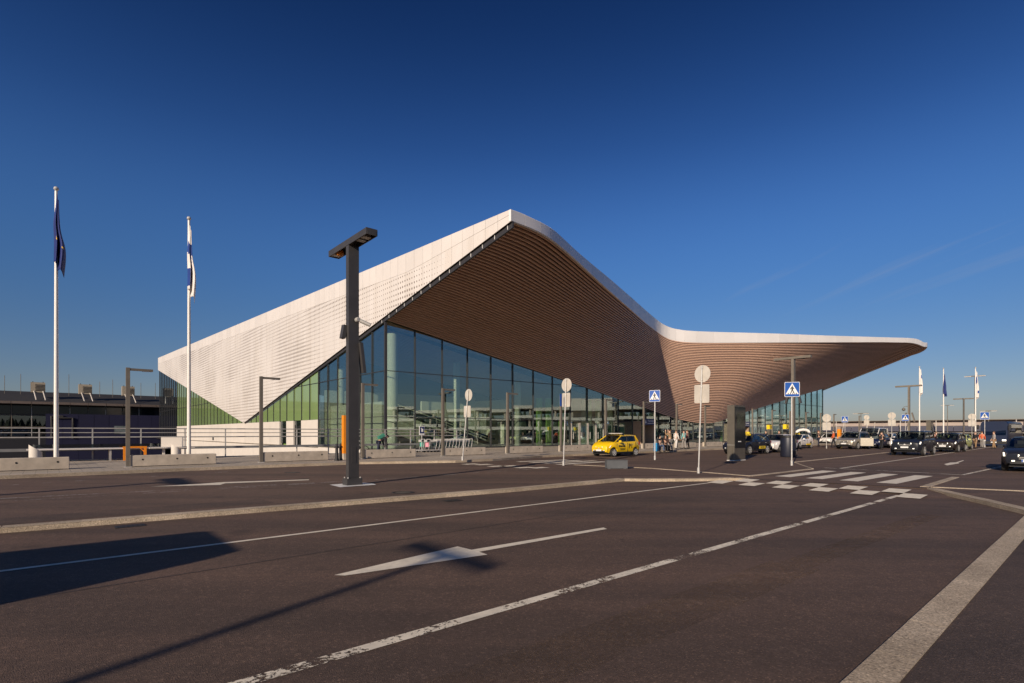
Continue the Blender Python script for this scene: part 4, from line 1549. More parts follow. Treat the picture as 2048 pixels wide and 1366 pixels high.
crossing_sign(G(1309.8, 919.7), 3.85, 0.62, 'bright blue pedestrian crossing sign right of the yellow car', (-0.50, -0.86, 0), sx * 0.0)
crossing_sign(G(1583.5, 931), 3.80, 0.66, 'pedestrian crossing sign in front of the litter bin', (-0.20, -0.98, 0))
crossing_sign(GD(1690, 72), 3.4, 0.72, 'small crossing sign above the orange totem at the taxi rank', (-0.75, -0.65, 0))
crossing_sign(GD(1811, 68), 3.5, 0.72, 'small crossing sign beside the dome camera lamp', (-0.75, -0.65, 0))
crossing_sign(GD(1969.5, 60), 3.5, 0.74, 'small crossing sign in front of the dark coach', (-0.75, -0.65, 0))


# ------------------------------------------------------------------ totems, bin, box, bollards
def totem(loc, label, dpt=0.44, wid=1.35, h=3.25):
    t = thing('information_totem', label, 'totem', loc, AF, 'grey information totems')
    obj('housing', MB().box((wid / 2, 0, h / 2 + 0.03), (wid - 0.02, dpt, h - 0.06)), M_TAUPE, t)
    obj('foot_frame', MB().box((wid / 2, 0, 0.02), (wid + 0.03, dpt + 0.03, 0.04)), M_SIGNW, t)
    sc = obj('screen_glass', MB().box((wid / 2 + 0.01, -dpt / 2 - 0.012, 1.95), (wid - 0.10, 0.03, h - 0.85)), M_SCREEN, t)
    obj('screen_picture', MB().box((wid / 2 + 0.02, -dpt / 2 - 0.03, 2.35), (wid - 0.55, 0.006, 0.95)), plain('screen_picture', (0.03, 0.04, 0.03), 0.1, var=0.5, scale=2.5), sc)
    obj('seam', MB().box((wid / 2, 0, 0.92), (wid + 0.004, dpt + 0.004, 0.02)), M_RAIL, t)
    obj('service_door', MB().box((-0.012, 0.02, 0.5), (0.02, dpt * 0.5, 0.72)), M_TAUPE, t)
    obj('status_mark', MB().box((wid / 2 - 0.1, -dpt / 2 - 0.034, 1.12), (0.34, 0.01, 0.06)), M_SIGNW, t)
    return t


totem(G(1461.5, 921.5), 'tall dark information totem with a black screen beside the crossing')
totem(GD(1857, 72), 'far information totem with black screen behind the dark cars', 0.5, 1.3, 3.2)

b = thing('litter_bin', 'big dark cylindrical litter bin behind the crossing sign', 'bin', GD(1576, 36.4), AF)
obj('drum', MB().lathe([(0.46, 0.02), (0.475, 0.06), (0.475, 1.40), (0.46, 1.44), (0.40, 1.45)], 36), plain('bin_blue_black', (0.014, 0.016, 0.030), 0.45), b, smooth=40)
obj('rim', MB().lathe([(0.485, 1.30), (0.49, 1.34), (0.49, 1.42), (0.46, 1.46)], 36), M_BLACK, b, smooth=40)
obj('notice_plate', MB().box((0.10, -0.475, 1.10), (0.22, 0.03, 0.30)), M_TAUPE, b)
obj('opening', MB().box((0.10, -0.478, 1.32), (0.5, 0.05, 0.13)), M_BLACK, b)

b = thing('utility_box', 'low dark grey metal box on the island left of the yellow car', 'box', G(1232.5, 937.4), R(4))
obj('casing', MB().box((0, 0, 0.20), (0.94, 0.42, 0.36)), plain('box_slate', (0.10, 0.105, 0.11), 0.6), b)
obj('lid', MB().box((0, 0, 0.39), (0.97, 0.45, 0.025)), plain('box_slate', (0.1, 0.1, 0.1)), b)
for x in (-0.36, 0.36):
    obj('foot', MB().box((x, 0, 0.01), (0.08, 0.34, 0.02)), M_GALV, b)

t = thing('orange_totem', 'tall bright orange wayfinding totem behind the big mast lamp', 'totem', GD(686, 30.6, SZ), AF)
obj('panel', MB().box((0.33, 0, 1.42), (0.70, 0.26, 2.16)), M_ORANGE, t)
obj('base', MB().box((0.33, 0, 0.17), (0.68, 0.28, 0.34)), M_CONC, t)
for z in (1.7, 1.5, 1.3, 1.1):
    obj('text_mark', MB().box((0.52, -0.134, z), (0.16, 0.006, 0.05)), M_SIGNW, t)
t = thing('orange_totem', 'far orange post at the taxi rank behind the silver car', 'totem', GD(1679, 58, 0.0), AF)
obj('panel', MB().box((0, 0, 1.15), (0.42, 0.3, 1.7)), M_ORANGE, t)
obj('cap', MB().box((0, 0, 2.12), (0.46, 0.34, 0.24)), M_BROWN, t)
obj('base', MB().box((0, 0, 0.15), (0.44, 0.32, 0.3)), M_YEL, t)


def bollard(loc, label):
    t = thing('bollard', label, 'bollard', loc, AF, 'dark cast bollards')
    obj('post', MB().lathe([(0.12, 0), (0.12, 0.06), (0.085, 0.12), (0.075, 0.70), (0.10, 0.72), (0.10, 0.78), (0.06, 0.80), (0.06, 0.88), (0.03, 0.93)], 18), M_BLACK, t, smooth=40)
    obj('collar', MB().lathe([(0.12, 0.70), (0.13, 0.73), (0.12, 0.76)], 18), M_BLACK, t, smooth=40)
    return t


b0 = bollard(GD(673.5, 29.2, SZ), 'dark cast bollard left of the orange totem')
dup(b0, GD(681, 29.6, SZ), AF, 'dark cast bollard right in front of the orange totem base')
dup(b0, GD(773, 35.5, SZ), AF, 'dark cast bollard beside the bent-over person')


def vent(loc, r, h, label):
    t = thing('vent_cowl', label, 'vent pipe', loc, AF, 'white slant-topped vent pipes')
    n = 24
    lo = [(r * math.cos(q), r * math.sin(q), 0) for q in [2 * math.pi * k / n for k in range(n)]]
    hi = [(x, y, h - 0.22 * (x / r + 1) / 2 * 1.6) for x, y, z in lo]
    mb = MB().grid([lo, hi], True)
    mb.f += [tuple(reversed(range(n))), tuple(range(n, 2 * n))]
    obj('pipe', mb, M_WALL, t, smooth=50)
    obj('flange', MB().lathe([(r * 1.25, 0), (r * 1.25, 0.03)], n), M_RAIL, t)


vent(GD(71, 24.6, SZ), 0.235, 0.98, 'white slant-topped vent pipe left of the first flagpole')
vent(GD(352, 28.6, SZ), 0.225, 0.92, 'white slant-topped vent pipe left of the second flagpole')

# low glazed canopy, barricade, bench pieces behind the railing
t = thing('bike_shelter', 'long low white-edged shelter with glass upstand behind the railing', 'shelter', GD(58, 27.4, SZ), AF)
obj('roof', MB().box((3.35, 0, 0.66), (6.9, 0.9, 0.07)), M_WHITE, t)
obj('upstand', MB().box((3.35, 0.4, 0.80), (6.7, 0.03, 0.2)), M_GLASSB, t)
for x in (0.15, 3.3, 6.5):
    for y in (-0.3, 0.35):
        obj('leg', MB().box((x, y, 0.315), (0.09, 0.09, 0.63)), M_RAIL, t)
t = thing('barricade', 'orange wooden barricade trestle behind the first lamp', 'barricade', GD(250, 29.6, SZ), AF)
obj('beam', MB().box((0.45, 0, 0.72), (1.1, 0.08, 0.09)), M_ORANGE, t)
for x in (-0.02, 0.92):
    obj('leg', MB().box((x, 0, 0.34), (0.12, 0.1, 0.68)), M_ORANGE, t)
    obj('brace', MB().tube([(x, 0, 0.42), (x + (0.25 if x < 0.5 else -0.25), 0, 0.7)], 0.03, 6), M_ORANGE, t)
t = thing('site_table', 'pale slanted board table right of the barricade', 'table', GD(322, 30.8, SZ), AF)
obj('board', MB().box((0.55, 0, 0.98), (1.1, 0.06, 0.55), rz=-0.35), M_WALL, t)
obj('shelf', MB().box((0.5, -0.25, 0.66), (2.2, 0.5, 0.05)), M_WALL, t)
for x in (0.1, 0.9):
    obj('leg', MB().box((x, -0.2, 0.32), (0.12, 0.12, 0.63)), M_WALL, t)

# ------------------------------------------------------------------ luggage trolleys
def trolley(loc, label, panel):
    t = thing('luggage_trolley', label, 'trolley', loc, AF + math.pi, 'luggage trolleys nested in a row')
    fr = MB()
    for s in (-1, 1):
        fr.tube([(0.55, s * 0.22, 0.13), (-0.30, s * 0.27, 0.16), (-0.42, s * 0.27, 0.55), (-0.50, s * 0.27, 1.0)], 0.022, 6)
    fr.tube([(-0.50, -0.27, 1.0), (-0.50, 0.27, 1.0)], 0.03, 6)
    fr.tube([(-0.41, -0.27, 0.5), (-0.41, 0.27, 0.5)], 0.018, 6)
    obj('frame', fr, M_GALV, t, smooth=50)
    obj('platform', MB().box((0.10, 0, 0.17), (0.75, 0.42, 0.03)), M_GALV, t)
    obj('basket', MB().box((-0.33, 0, 0.80), (0.20, 0.44, 0.03)).box((-0.23, 0, 0.88), (0.02, 0.44, 0.16)), M_GALV, t)
    obj('panel', MB().box((-0.36, 0, 0.60), (0.02, 0.46, 0.36)), panel, t)
    for x, y in ((0.5, 0), (-0.32, 0.24), (-0.32, -0.24)):
        obj('wheel', MB().lathe([(0.07, -0.02), (0.075, 0), (0.07, 0.02)], 14, 'y', (x, y, 0.075)), M_BLACK, t, smooth=30)
    return t


TP = GD(846, 41.5, SZ)
pk = plain('trolley_pink', (0.72, 0.30, 0.36), 0.5)
gn = plain('trolley_green', (0.10, 0.42, 0.33), 0.5)
dk = plain('trolley_dark', (0.035, 0.06, 0.065), 0.5)
tr_d = trolley(TP + FD * 0.62, 'dark-panelled luggage trolley just behind the pink one', dk)
trolley(TP, 'front luggage trolley with a pink panel', pk)
trolley(TP + Vector((-0.55, 0.75, 0)), 'luggage trolley with a green panel left of the pink one', gn)
for k in range(2, 13):
    dup(tr_d, TP + FD * (0.31 * (k + 1)), AF + math.pi, '%s dark luggage trolley of the nested row, counting from the pink one' % ORD[k - 1])
t = thing('trolley_sign', 'blue trolley point sign standing behind the pink luggage trolley', 'sign', TP + FD * 0.35 + LD * 0.75, AF)
obj('post', MB().tube([(0, 0, 0), (0, 0, 1.35)], 0.03, 8), M_GALV, t)
p = obj('plate', MB().box((0, 0, 1.68), (0.46, 0.05, 0.68)), M_SIGNW, t)
obj('blue_field', MB().box((0, -0.028, 1.72), (0.40, 0.01, 0.52)), plain('sign_navy', (0.02, 0.03, 0.1)), p)
obj('white_mark', MB().box((0.02, -0.036, 1.70), (0.17, 0.01, 0.24)).box((-0.06, -0.036, 1.86), (0.1, 0.01, 0.05)), M_SIGNW, p)

# ------------------------------------------------------------------ yellow ticket machines
for px, d, lb in ((1538.5, 62, 'yellow-topped ticket machine above the black taxi'), (1571.5, 58, 'yellow-topped ticket machine left of the white taxi')):
    t = thing('ticket_machine', lb, 'machine', GD(px, d, SZ), AF, 'yellow-topped ticket machines')
    obj('post', MB().box((0, 0, 0.9), (0.5, 0.3, 1.8)), M_TAUPE, t)
    obj('sign_box', MB().box((0, 0, 2.15), (0.62, 0.34, 0.5)), M_YEL, t)
    obj('mark', MB().box((0.06, -0.175, 2.15), (0.12, 0.01, 0.26)), M_BLACK, t)


# ------------------------------------------------------------------ vehicles (local: +x forward)
def paint(name, c, metal=0.25):
    m = plain(name, c, 0.34, metal if max(c) > 0.1 else 0.0, var=0.02, scale=0.5, coat=0.35 if max(c) > 0.1 else 0.12)
    if max(c) < 0.1:
        m.node_tree.nodes['Principled BSDF'].inputs['Specular IOR Level'].default_value = 0.25
    return m


def vehicle(name, label, cat, loc, rz, pm, L=4.4, W=1.8, H=1.5, hood=(0.70, 0.92), cab=(1.15, 1.95, 3.55, 4.25), belt=(0.95, 1.02), deck=0.9, wb=(0.85, 3.45), wr=0.32, group=None, taper=0.74, plate=None, plate_txt='', lit=False, mirror=None, bars=False, dark_low=True, grille='wide', open_tail=False, rim=None):
    t = thing(name, label, cat, loc, rz, group)
    h = L / 2
    hw = W / 2
    xw0, xw1, xr1, xr0 = cab
    zs = 0.24 + (wr - 0.3)
    ar = wr + 0.055

    def plan(x):
        f = sstep(x / 0.75)
        b = sstep((L - x) / 0.6)
        return hw * (0.80 + 0.20 * f) * (0.86 + 0.14 * b)

    def bot(x):
        z = zs
        for c in wb:
            d = abs(x - c)
            if d < ar:
                z = max(z, wr + math.sqrt(ar * ar - d * d))
        if x < 0.35:
            z = max(z, zs + 0.10 * (1 - x / 0.35))
        if x > L - 0.35:
            z = max(z, zs + 0.12 * (1 - (L - x) / 0.35))
        return z

    def topl(x):
        if x < xw0:
            k = x / xw0
            return lerp(hood[0], hood[1], math.sin(min(1, k * 1.02) * math.pi / 2) ** 0.75)
        if x < xr0:
            return lerp(belt[0], belt[1], (x - xw0) / (xr0 - xw0))
        return lerp(belt[1], deck, sstep((x - xr0) / max(0.05, L - xr0)))

    xs = set(round(k * 0.085, 3) for k in range(int(L / 0.085) + 1)) | {0, 0.03, 0.06, L - 0.04, L}
    for c in wb:
        for q in range(13):
            xs.add(round(c - ar + 2 * ar * q / 12, 3))
    xs = sorted(x for x in xs if 0 <= x <= L)
    rows = []
    for x in xs:
        w, zb, zt = plan(x), bot(x), topl(x)
        mid = lerp(zs, zt, 0.55)
        zb = min(zb, zt - 0.12)
        s1 = max(zb + 0.02, lerp(zb, mid, 0.35))
        s2 = max(s1 + 0.02, mid)
        sh = max(s2 + 0.02, zt - 0.07)
        if x < xw0:
            crown = 0.035
        else:
            crown = 0.0
        e = 1.0 if 0.03 <= x <= L - 0.04 else 0.93
        half = [(w * 0.90 * e, zb), (w * 0.985 * e, s1), (w * e, s2), (w * 0.975 * e, sh), (w * 0.90 * e, zt), (w * 0.5 * e, zt + crown), (0, zt + crown * 1.2)]
        rows.append([(h - x, y, z) for y, z in half] + [(h - x, -y, z) for y, z in reversed(half[:-1])])
    mb = MB().grid(rows)
    n = len(rows[0])
    mb.f += [tuple(range(n)), tuple(reversed(range((len(rows) - 1) * n, len(rows) * n)))]
    body = obj('body', mb, pm, t, smooth=38)
    obj('underbody', MB().box((0, 0, (zs + 0.62) / 2), (L * 0.9, W * 0.70, 0.62 - zs + 0.1)), M_BLACK, t)
    # greenhouse

    def roofz(x):
        if x < xw1:
            return lerp(belt[0] - 0.01, H - 0.05, (x - xw0) / (xw1 - xw0))
        if x <= xr1:
            k = (x - xw1) / (xr1 - xw1)
            return H - 0.05 + 0.05 * math.sin(min(1, k * 1.25) * math.pi / 1.25 * 0.8) - 0.03 * k
        return lerp(H - 0.08, belt[1] - 0.01, (x - xr1) / (xr0 - xr1))

    gx = sorted({xw0, xw1, xr1, xr0} | {lerp(xw0, xw1, k / 4) for k in range(5)} | {lerp(xw1, xr1, k / 8) for k in range(9)} | {lerp(xr1, xr0, k / 4) for k in range(5)})

    def gsec(x, o=0.0):
        w, zr = plan(x), roofz(x)
        zt = topl(x) - 0.03
        k = (zr - zt) / max(0.01, H - belt[0])
        wt = w * lerp(0.90, taper, min(1, max(0, k)))
        zr = max(zr, zt + 0.005)
        half = [(w * 0.895 + o, zt), (lerp(w * 0.895, wt, 0.5) + o + 0.012, lerp(zt, zr, 0.5)), (wt + o, zr - 0.05 * min(1, k) + o), (wt * 0.86, zr + o), (wt * 0.45, zr + 0.012 + o), (0, zr + 0.016 + o)]
        return half

    rows = []
    for x in gx:
        half = gsec(x)
        rows.append([(h - x, y, z) for y, z in half] + [(h - x, -y, z) for y, z in reversed(half[:-1])])
    mb = MB().grid(rows)
    mb.f += [tuple(range(11)), tuple(reversed(range((len(rows) - 1) * 11, len(rows) * 11)))]
    gl = obj('windows_glass', mb, M_CARGLASS, t, smooth=30)
    gl.name = 'cabin_glass'
    # roof skin
    rows = []
    for x in [q for q in gx if xw1 - 0.02 <= q <= xr1 + 0.02]:
        half = gsec(x, 0.014)[2:]
        half[0] = (half[0][0] + 0.004, half[0][1] - 0.03)
        rows.append([(h - x, y, z) for y, z in half] + [(h - x, -y, z) for y, z in reversed(half[:-1])])
    obj('roof', MB().grid(rows), pm, t, smooth=40)

    def gp(x, v, s):
        a = gsec(x, 0.008)
        p0, p1, p2 = a[0], a[1], a[2]
        y, z = (lerp(p0[0], p1[0], v * 2), lerp(p0[1], p1[1], v * 2)) if v < 0.5 else (lerp(p1[0], p2[0], v * 2 - 1), lerp(p1[1], p2[1], v * 2 - 1))
        return (h - x, s * y, z)

    for s in (-1, 1):
        mbp = MB().tube([gp(xw0 + 0.02, 0.9, s), gp(lerp(xw0, xw1, 0.5), 0.95, s), gp(xw1, 1.0, s)], 0.035, 6)
        obj('pillar', mbp, pm, t, smooth=60)
        mbp = MB().tube([gp(xr0 - 0.02, 0.9, s), gp(lerp(xr1, xr0, 0.5), 0.95, s), gp(xr1, 1.0, s)], 0.05, 6)
        xb = lerp(xw0, xr0, 0.48)
        obj('pillar', mbp, pm, t, smooth=60)
        obj('door_pillar', MB().tube([gp(xb, 0.0, s), gp(xb + 0.05, 0.5, s), gp(xb + 0.1, 1.0, s)], 0.03, 6), M_BLACK, t)
        # rear quarter
        q0 = lerp(xr1, xr0, -0.15)
        rq = [[gp(q0 + 0.0, v, s), gp(lerp(xr1, xr0, 0.45), v, s), gp(xr0 - 0.05, v * 0.9, s)] for v in (0, 0.5, 1.0)]
        obj('quarter_panel', MB().grid(rq), pm, t)
        mx = xw0 + 0.42
        wy = plan(mx)
        obj('mirror', MB().box((h - mx, s * (wy + 0.09), belt[0] + 0.06), (0.10, 0.20, 0.14), taper=0.85), mirror or pm, t)
        for q in (0.36, 0.68):
            xx = lerp(xw0, xr0, q)
            obj('door_handle', MB().box((h - xx, s * (plan(xx) * 0.99), lerp(zs, topl(xx), 0.78)), (0.2, 0.03, 0.03)), M_GALV if pm is not M_YEL else pm, t)
        for q in (0.06, 0.48, 0.80):
            xx = lerp(xw0, xr0, q) + 0.02
            zz = bot(xx) + 0.06
            obj('door_seam', MB().box((h - xx, s * (plan(xx) * 0.985 + 0.0), lerp(zz, topl(xx) - 0.05, 0.5)), (0.012, 0.036, topl(xx) - 0.08 - zz)), M_BLACK, t)
        if dark_low:
            obj('sill_trim', MB().box((h - (wb[0] + wb[1]) / 2, s * (hw * 0.955), zs + 0.05), (wb[1] - wb[0] - 2 * ar, 0.08, 0.10)), M_BLACK, t)
        # lights
        yl = plan(0.16) * 0.74
        ll = obj('headlight', MB().prism([(h - 0.035, s * (yl - 0.26), hood[0] - 0.12), (h - 0.02, s * (yl - 0.28), hood[0] - 0.02), (h - 0.42, s * (plan(0.42) * 0.96), hood[0] + 0.06), (h - 0.30, s * (plan(0.30) * 0.99), hood[0] - 0.10)], (0.045, s * 0.035, 0.016)), M_HEAD if lit else M_LENS, t)
        obj('tail_light', MB().box((-h + 0.06, s * plan(L - 0.1) * 0.86, topl(L - 0.2) - 0.16), (0.14, 0.20, 0.22)), M_TAIL, t)
        for wi, c in enumerate(wb):
            yy = s * (hw - 0.10)
            wv = wr
            wh = obj('wheel', MB().lathe([(wv * 0.64, -0.10), (wv * 0.94, -0.10), (wv, -0.07), (wv, 0.07), (wv * 0.94, 0.10), (wv * 0.64, 0.10)], 28, 'y', (h - c, yy, wr)), M_TYRE, t, smooth=30)
            rb = MB().lathe([(0.03, 0.0), (wv * 0.72, 0.0), (wv * 0.72, s * 0.106), (wv * 0.64, s * 0.106), (wv * 0.61, s * 0.03), (0.03, s * 0.03)], 24, 'y', (h - c, yy, wr))
            for q in range(5):
                a = 2 * math.pi * q / 5 + 0.3
                M = Matrix.Rotation(-a, 3, 'Y')
                rb.box(tuple(Vector((h - c, yy + s * 0.09, wr)) + M @ Vector((wv * 0.35, 0, 0))), (wv * 0.62, 0.03, 0.085), M=M)
            rb.lathe([(0.07, s * 0.06), (0.06, s * 0.10)], 12, 'y', (h - c, yy, wr))
            obj('rim', rb, rim or M_RIM, wh, smooth=30)
    # front
    fw = plan(0.0) * 0.93
    gz = hood[0] - 0.13
    if grille == 'wide':
        g = obj('grille', MB().box((h - 0.005, 0, gz - 0.02), (0.05, fw * 0.95, 0.15)), M_BLACK, t)
        for q in (-0.03, 0.03):
            obj('bar', MB().box((h + 0.022, 0, gz - 0.02 + q), (0.012, fw * 0.9, 0.014)), M_GALV, g)
    else:
        obj('grille', MB().box((h - 0.0, 0, gz + 0.02), (0.04, fw * 1.0, 0.025)), M_BLACK, t)
    obj('badge', MB().lathe([(0.055, 0), (0.055, 0.012), (0.035, 0.016)], 16, 'x', (h + 0.022, 0, gz + 0.0)), M_GALV, t)
    obj('bumper', MB().box((h - 0.02, 0, zs + 0.14), (0.09, fw * 1.72, 0.12), taper=0.96), M_BLACK, t)
    for s in (-1, 1):
        obj('fog_lamp', MB().box((h + 0.0, s * fw * 0.72, zs + 0.20), (0.05, 0.10, 0.05)), M_HEAD if lit else M_LENS, t)
    pz = lerp(zs + 0.2, gz - 0.12, 0.6)
    p = obj('number_plate', MB().box((h + 0.04, 0, pz), (0.02, 0.46, 0.11)), M_SIGNW, t)
    if plate_txt:
        text(plate_txt, 0.105, M_BLACK, p, (h + 0.054, 0.0, pz), (R(90), 0, R(90)), ex=0.002)
        obj('plate_band', MB().box((h + 0.051, -0.205, pz), (0.004, 0.045, 0.1)), M_BLUE, p)
    if bars:
        for s in (-1, 1):
            obj('roof_rail', MB().tube([(h - xw1 - 0.2, s * hw * taper * 0.92, H + 0.0), (h - xw1 - 0.3, s * hw * taper * 0.92, H + 0.05), (h - xr1 + 0.2, s * hw * taper * 0.92, H + 0.02), (h - xr1 + 0.05, s * hw * taper * 0.92, H - 0.05)], 0.02, 6), M_GALV, t)
    for sy in (-1, 1):
        for xx in (lerp(xw0, xr0, 0.40), lerp(xw0, xr0, 0.68)):
            st = obj('seat', MB().box((h - xx, sy * hw * 0.42, belt[0] - 0.02), (0.16, hw * 0.52, 0.36), taper=0.85), M_BLACK, t)
            obj('headrest', MB().box((h - xx - 0.02, sy * hw * 0.42, belt[0] + 0.24), (0.09, 0.24, 0.17), taper=0.85), M_LAMP, st)
    obj('dashboard', MB().box((h - xw0 - 0.38, 0, belt[0] - 0.03), (0.4, hw * 1.5, 0.1)), M_BLACK, t)
    obj('rear_mirror', MB().box((h - lerp(xw0, xw1, 0.85), 0, lerp(belt[0], H, 0.78)), (0.03, 0.22, 0.07)), M_BLACK, t)
    obj('wiper', MB().tube([(h - xw0 - 0.04, -0.45, belt[0] + 0.03), (h - lerp(xw0, xw1, 0.25), 0.1, lerp(belt[0], H, 0.24))], 0.012, 4), M_BLACK, t)
    return t


RV = AF + math.pi
P_YEL = paint('yellow_paint', (0.87, 0.55, 0.008), 0.0)
P_BLK = paint('blue_black_paint', (0.010, 0.012, 0.022), 0.2)
P_DGREY = paint('dark_grey_paint', (0.018, 0.020, 0.028), 0.3)
P_DBRN = paint('dark_brown_paint', (0.026, 0.020, 0.020), 0.3)
P_WHT = paint('white_paint', (0.78, 0.74, 0.70), 0.0)
P_SIL = paint('champagne_paint', (0.46, 0.41, 0.33), 0.6)
P_GRN = paint('pale_green_paint', (0.55, 0.58, 0.20), 0.1)
P_NAVY = paint('navy_paint', (0.012, 0.016, 0.05), 0.2)


def at_wheel(px, py, L, W, wbf):
    """Centre of a car heading down the road whose front wheel nearest the road axis touches at this photo pixel."""
    w = G(px, py)
    return w + FD * (L / 2 - wbf) + LD * (W / 2 - 0.1)


# yellow city car
yc = at_wheel(1226.5, 913.6, 3.6, 1.66, 0.62)
car = vehicle('small_car', 'small bright yellow car with black P1 lettering parked by the pavement', 'car', yc, RV, P_YEL, 3.6, 1.66, 1.49, (0.70, 1.00), (0.72, 1.52, 3.10, 3.50), (0.98, 1.04), 0.98, (0.62, 3.02), 0.29, taper=0.78, grille='slim', mirror=P_YEL)
h = 1.8
text('P1', 0.46, M_BLACK, car, (-0.60, 0.842, 0.70), (R(90), 0, R(180)), ex=0.006)
text('FINAVIA', 0.20, M_BLACK, car, (0.36, 0.842, 0.71), (R(90), 0, R(180)), ex=0.006)
for z, w in ((0.56, 0.62), (0.51, 0.5), (0.46, 0.56)):
    obj('small_print', MB().box((0.28, 0.838, z), (w, 0.006, 0.018)), M_BLACK, car)
text('P1', 0.36, M_BLACK, car, (1.33, 0.0, 0.99), (R(24), 0, R(90)), ex=0.02)
rk = obj('roof_rack', MB().tube([(0.0, -0.62, 1.58), (0.0, 0.62, 1.58)], 0.03, 8).box((0.02, 0, 1.585), (0.06, 1.2, 0.05)), M_GALV, car)
for s in (-1, 1):
    obj('rack_foot', MB().box((0, s * 0.60, 1.52), (0.10, 0.08, 0.12)), M_BLACK, rk)
obj('smile_trim', MB().tube([(h - 0.16, -0.68, 0.60), (h - 0.02, -0.52, 0.40), (h + 0.02, 0, 0.37), (h - 0.02, 0.52, 0.40), (h - 0.16, 0.68, 0.60)], 0.018, 6), M_BLACK, car)


def taxi_sign(car, x, z):
    s = obj('taxi_sign', MB().box((x, 0, z + 0.09), (0.20, 0.62, 0.15), taper=0.82), M_YEL, car)
    text('TAXI', 0.11, M_BLACK, s, (x + 0.10, 0, z + 0.09), (R(85), 0, R(90)), ex=0.003)


c = at_wheel(1497.5, 909.3, 4.75, 1.88, 0.9)
car = vehicle('taxi_estate', 'black estate taxi with yellow roof sign and yellow door stripe', 'taxi', c, RV, P_BLK, 4.75, 1.88, 1.54, (0.74, 0.97), (1.25, 2.05, 4.05, 4.6), (1.0, 1.06), 0.98, (0.92, 3.80), 0.345, group='taxis at the rank', taper=0.72, bars=True, plate_txt='')
taxi_sign(car, 0.15, 1.54)
obj('door_stripe', MB().box((-0.55, 0.935, 0.52), (1.0, 0.02, 0.20)), M_YEL, car)
text('0100 0700', 0.15, M_BLACK, car, (-0.55, 0.948, 0.52), (R(90), 0, R(180)), ex=0.003)
obj('windscreen_band', MB().box((0.42, 0, 1.475), (0.04, 1.0, 0.05)), M_YEL, car)
vehicle('estate_car', 'white estate car just behind the black taxi', 'car', c + FD * 5.9 + LD * 0.25, RV, P_WHT, 4.6, 1.82, 1.5, (0.72, 0.96), (1.2, 2.0, 3.95, 4.5), (0.98, 1.04), 0.96, (0.9, 3.6), 0.33, group='cars at the rank')
c = at_wheel(1598.4, 897.6, 4.7, 1.88, 0.9)
car = vehicle('taxi_saloon', 'white taxi with its tailgate wide open and yellow roof sign', 'taxi', c, RV, P_WHT, 4.7, 1.88, 1.45, (0.68, 0.90), (1.2, 2.1, 3.5, 4.35), (0.94, 1.04), 0.98, (0.9, 3.75), 0.34, group='taxis at the rank')
taxi_sign(car, -0.1, 1.45)
obj('door_stripe', MB().box((-0.7, 0.935, 0.44), (1.1, 0.02, 0.14)), M_YEL, car)
tg = MB()
outer, inner = [], []
for k in range(9):
    a = math.pi * k / 8
    outer.append((-1.55 - 0.25 * math.sin(a), 0.78 * math.cos(a), 1.42 + 0.66 * math.sin(a) ** 0.6))
    inner.append((-1.58 - 0.2 * math.sin(a), 0.56 * math.cos(a), 1.42 + 0.40 * math.sin(a) ** 0.6))
tg.grid([outer, inner])
tg.grid([[(x - 0.07, y, z) for x, y, z in outer], outer])
o = obj('tailgate', tg, P_WHT, car, smooth=50)
sm = o.modifiers.new('thick', 'SOLIDIFY')
sm.thickness = 0.06
obj('tailgate_glass', MB().prism([(x + 0.0, y, z) for x, y, z in inner], (-0.02, 0, 0)), M_CARGLASS, car)

c = at_wheel(1716.5, 898.6, 4.63, 1.89, 0.9)
silver = vehicle('crossover_car', 'champagne silver crossover with its driver door open', 'car', c, RV - 0.06, P_SIL, 4.63, 1.89, 1.70, (0.86, 1.08), (1.2, 1.95, 4.0, 4.5), (1.10, 1.18), 1.08, (0.95, 3.72), 0.36, group='cars at the rank', bars=True)
M = Matrix.Rotation(R(62), 3, 'Z')
od = obj('open_door', MB().box((0.62, 1.42, 0.72), (1.08, 0.10, 0.78), rz=R(118)), P_SIL, silver)
obj('door_window', MB().box((0.62, 1.40, 1.34), (0.95, 0.04, 0.44), rz=R(118)), M_CARGLASS, od)
obj('door_mirror', MB().box((0.48, 1.72, 1.16), (0.12, 0.24, 0.16), rz=R(118)), P_SIL, od)
vehicle('white_van', 'white van with bulging roof behind the silver crossover', 'van', c + FD * 6.6 + LD * 0.2, RV, P_WHT, 5.2, 1.95, 2.15, (0.95, 1.2), (0.95, 1.9, 4.9, 5.15), (1.25, 1.3), 1.25, (0.95, 4.1), 0.35, group='cars at the rank', taper=0.86)
vehicle('hatchback', 'dark navy hatchback between the silver crossover and the motor scooters', 'car', GD(1752, 57.5), RV, P_NAVY, 4.1, 1.75, 1.5, (0.72, 0.95), (1.0, 1.75, 3.5, 4.0), (0.97, 1.03), 0.98, (0.8, 3.3), 0.31, group='cars at the rank')
c = at_wheel(1846, 911.6, 4.6, 1.95, 0.9)
vehicle('dark_suv', 'large dark SUV with bright headlights waiting nearest the crossing', 'car', c, RV, P_DGREY, 4.6, 1.96, 1.76, (0.92, 1.13), (1.15, 1.85, 4.1, 4.5), (1.15, 1.22), 1.14, (0.92, 3.66), 0.375, group='cars queueing on the road', lit=True, bars=True, plate_txt='', taper=0.80)
c = at_wheel(1914.5, 904.6, 4.45, 1.8, 0.9)
vehicle('brown_crossover', 'dark brown crossover with lit fog lamps behind the large dark SUV', 'car', c, RV, P_DBRN, 4.5, 1.82, 1.62, (0.80, 1.02), (1.15, 1.95, 3.75, 4.35), (1.04, 1.12), 1.04, (0.9, 3.55), 0.35, group='cars queueing on the road', lit=True)
c = at_wheel(1931, 900.6, 3.8, 1.66, 0.75)
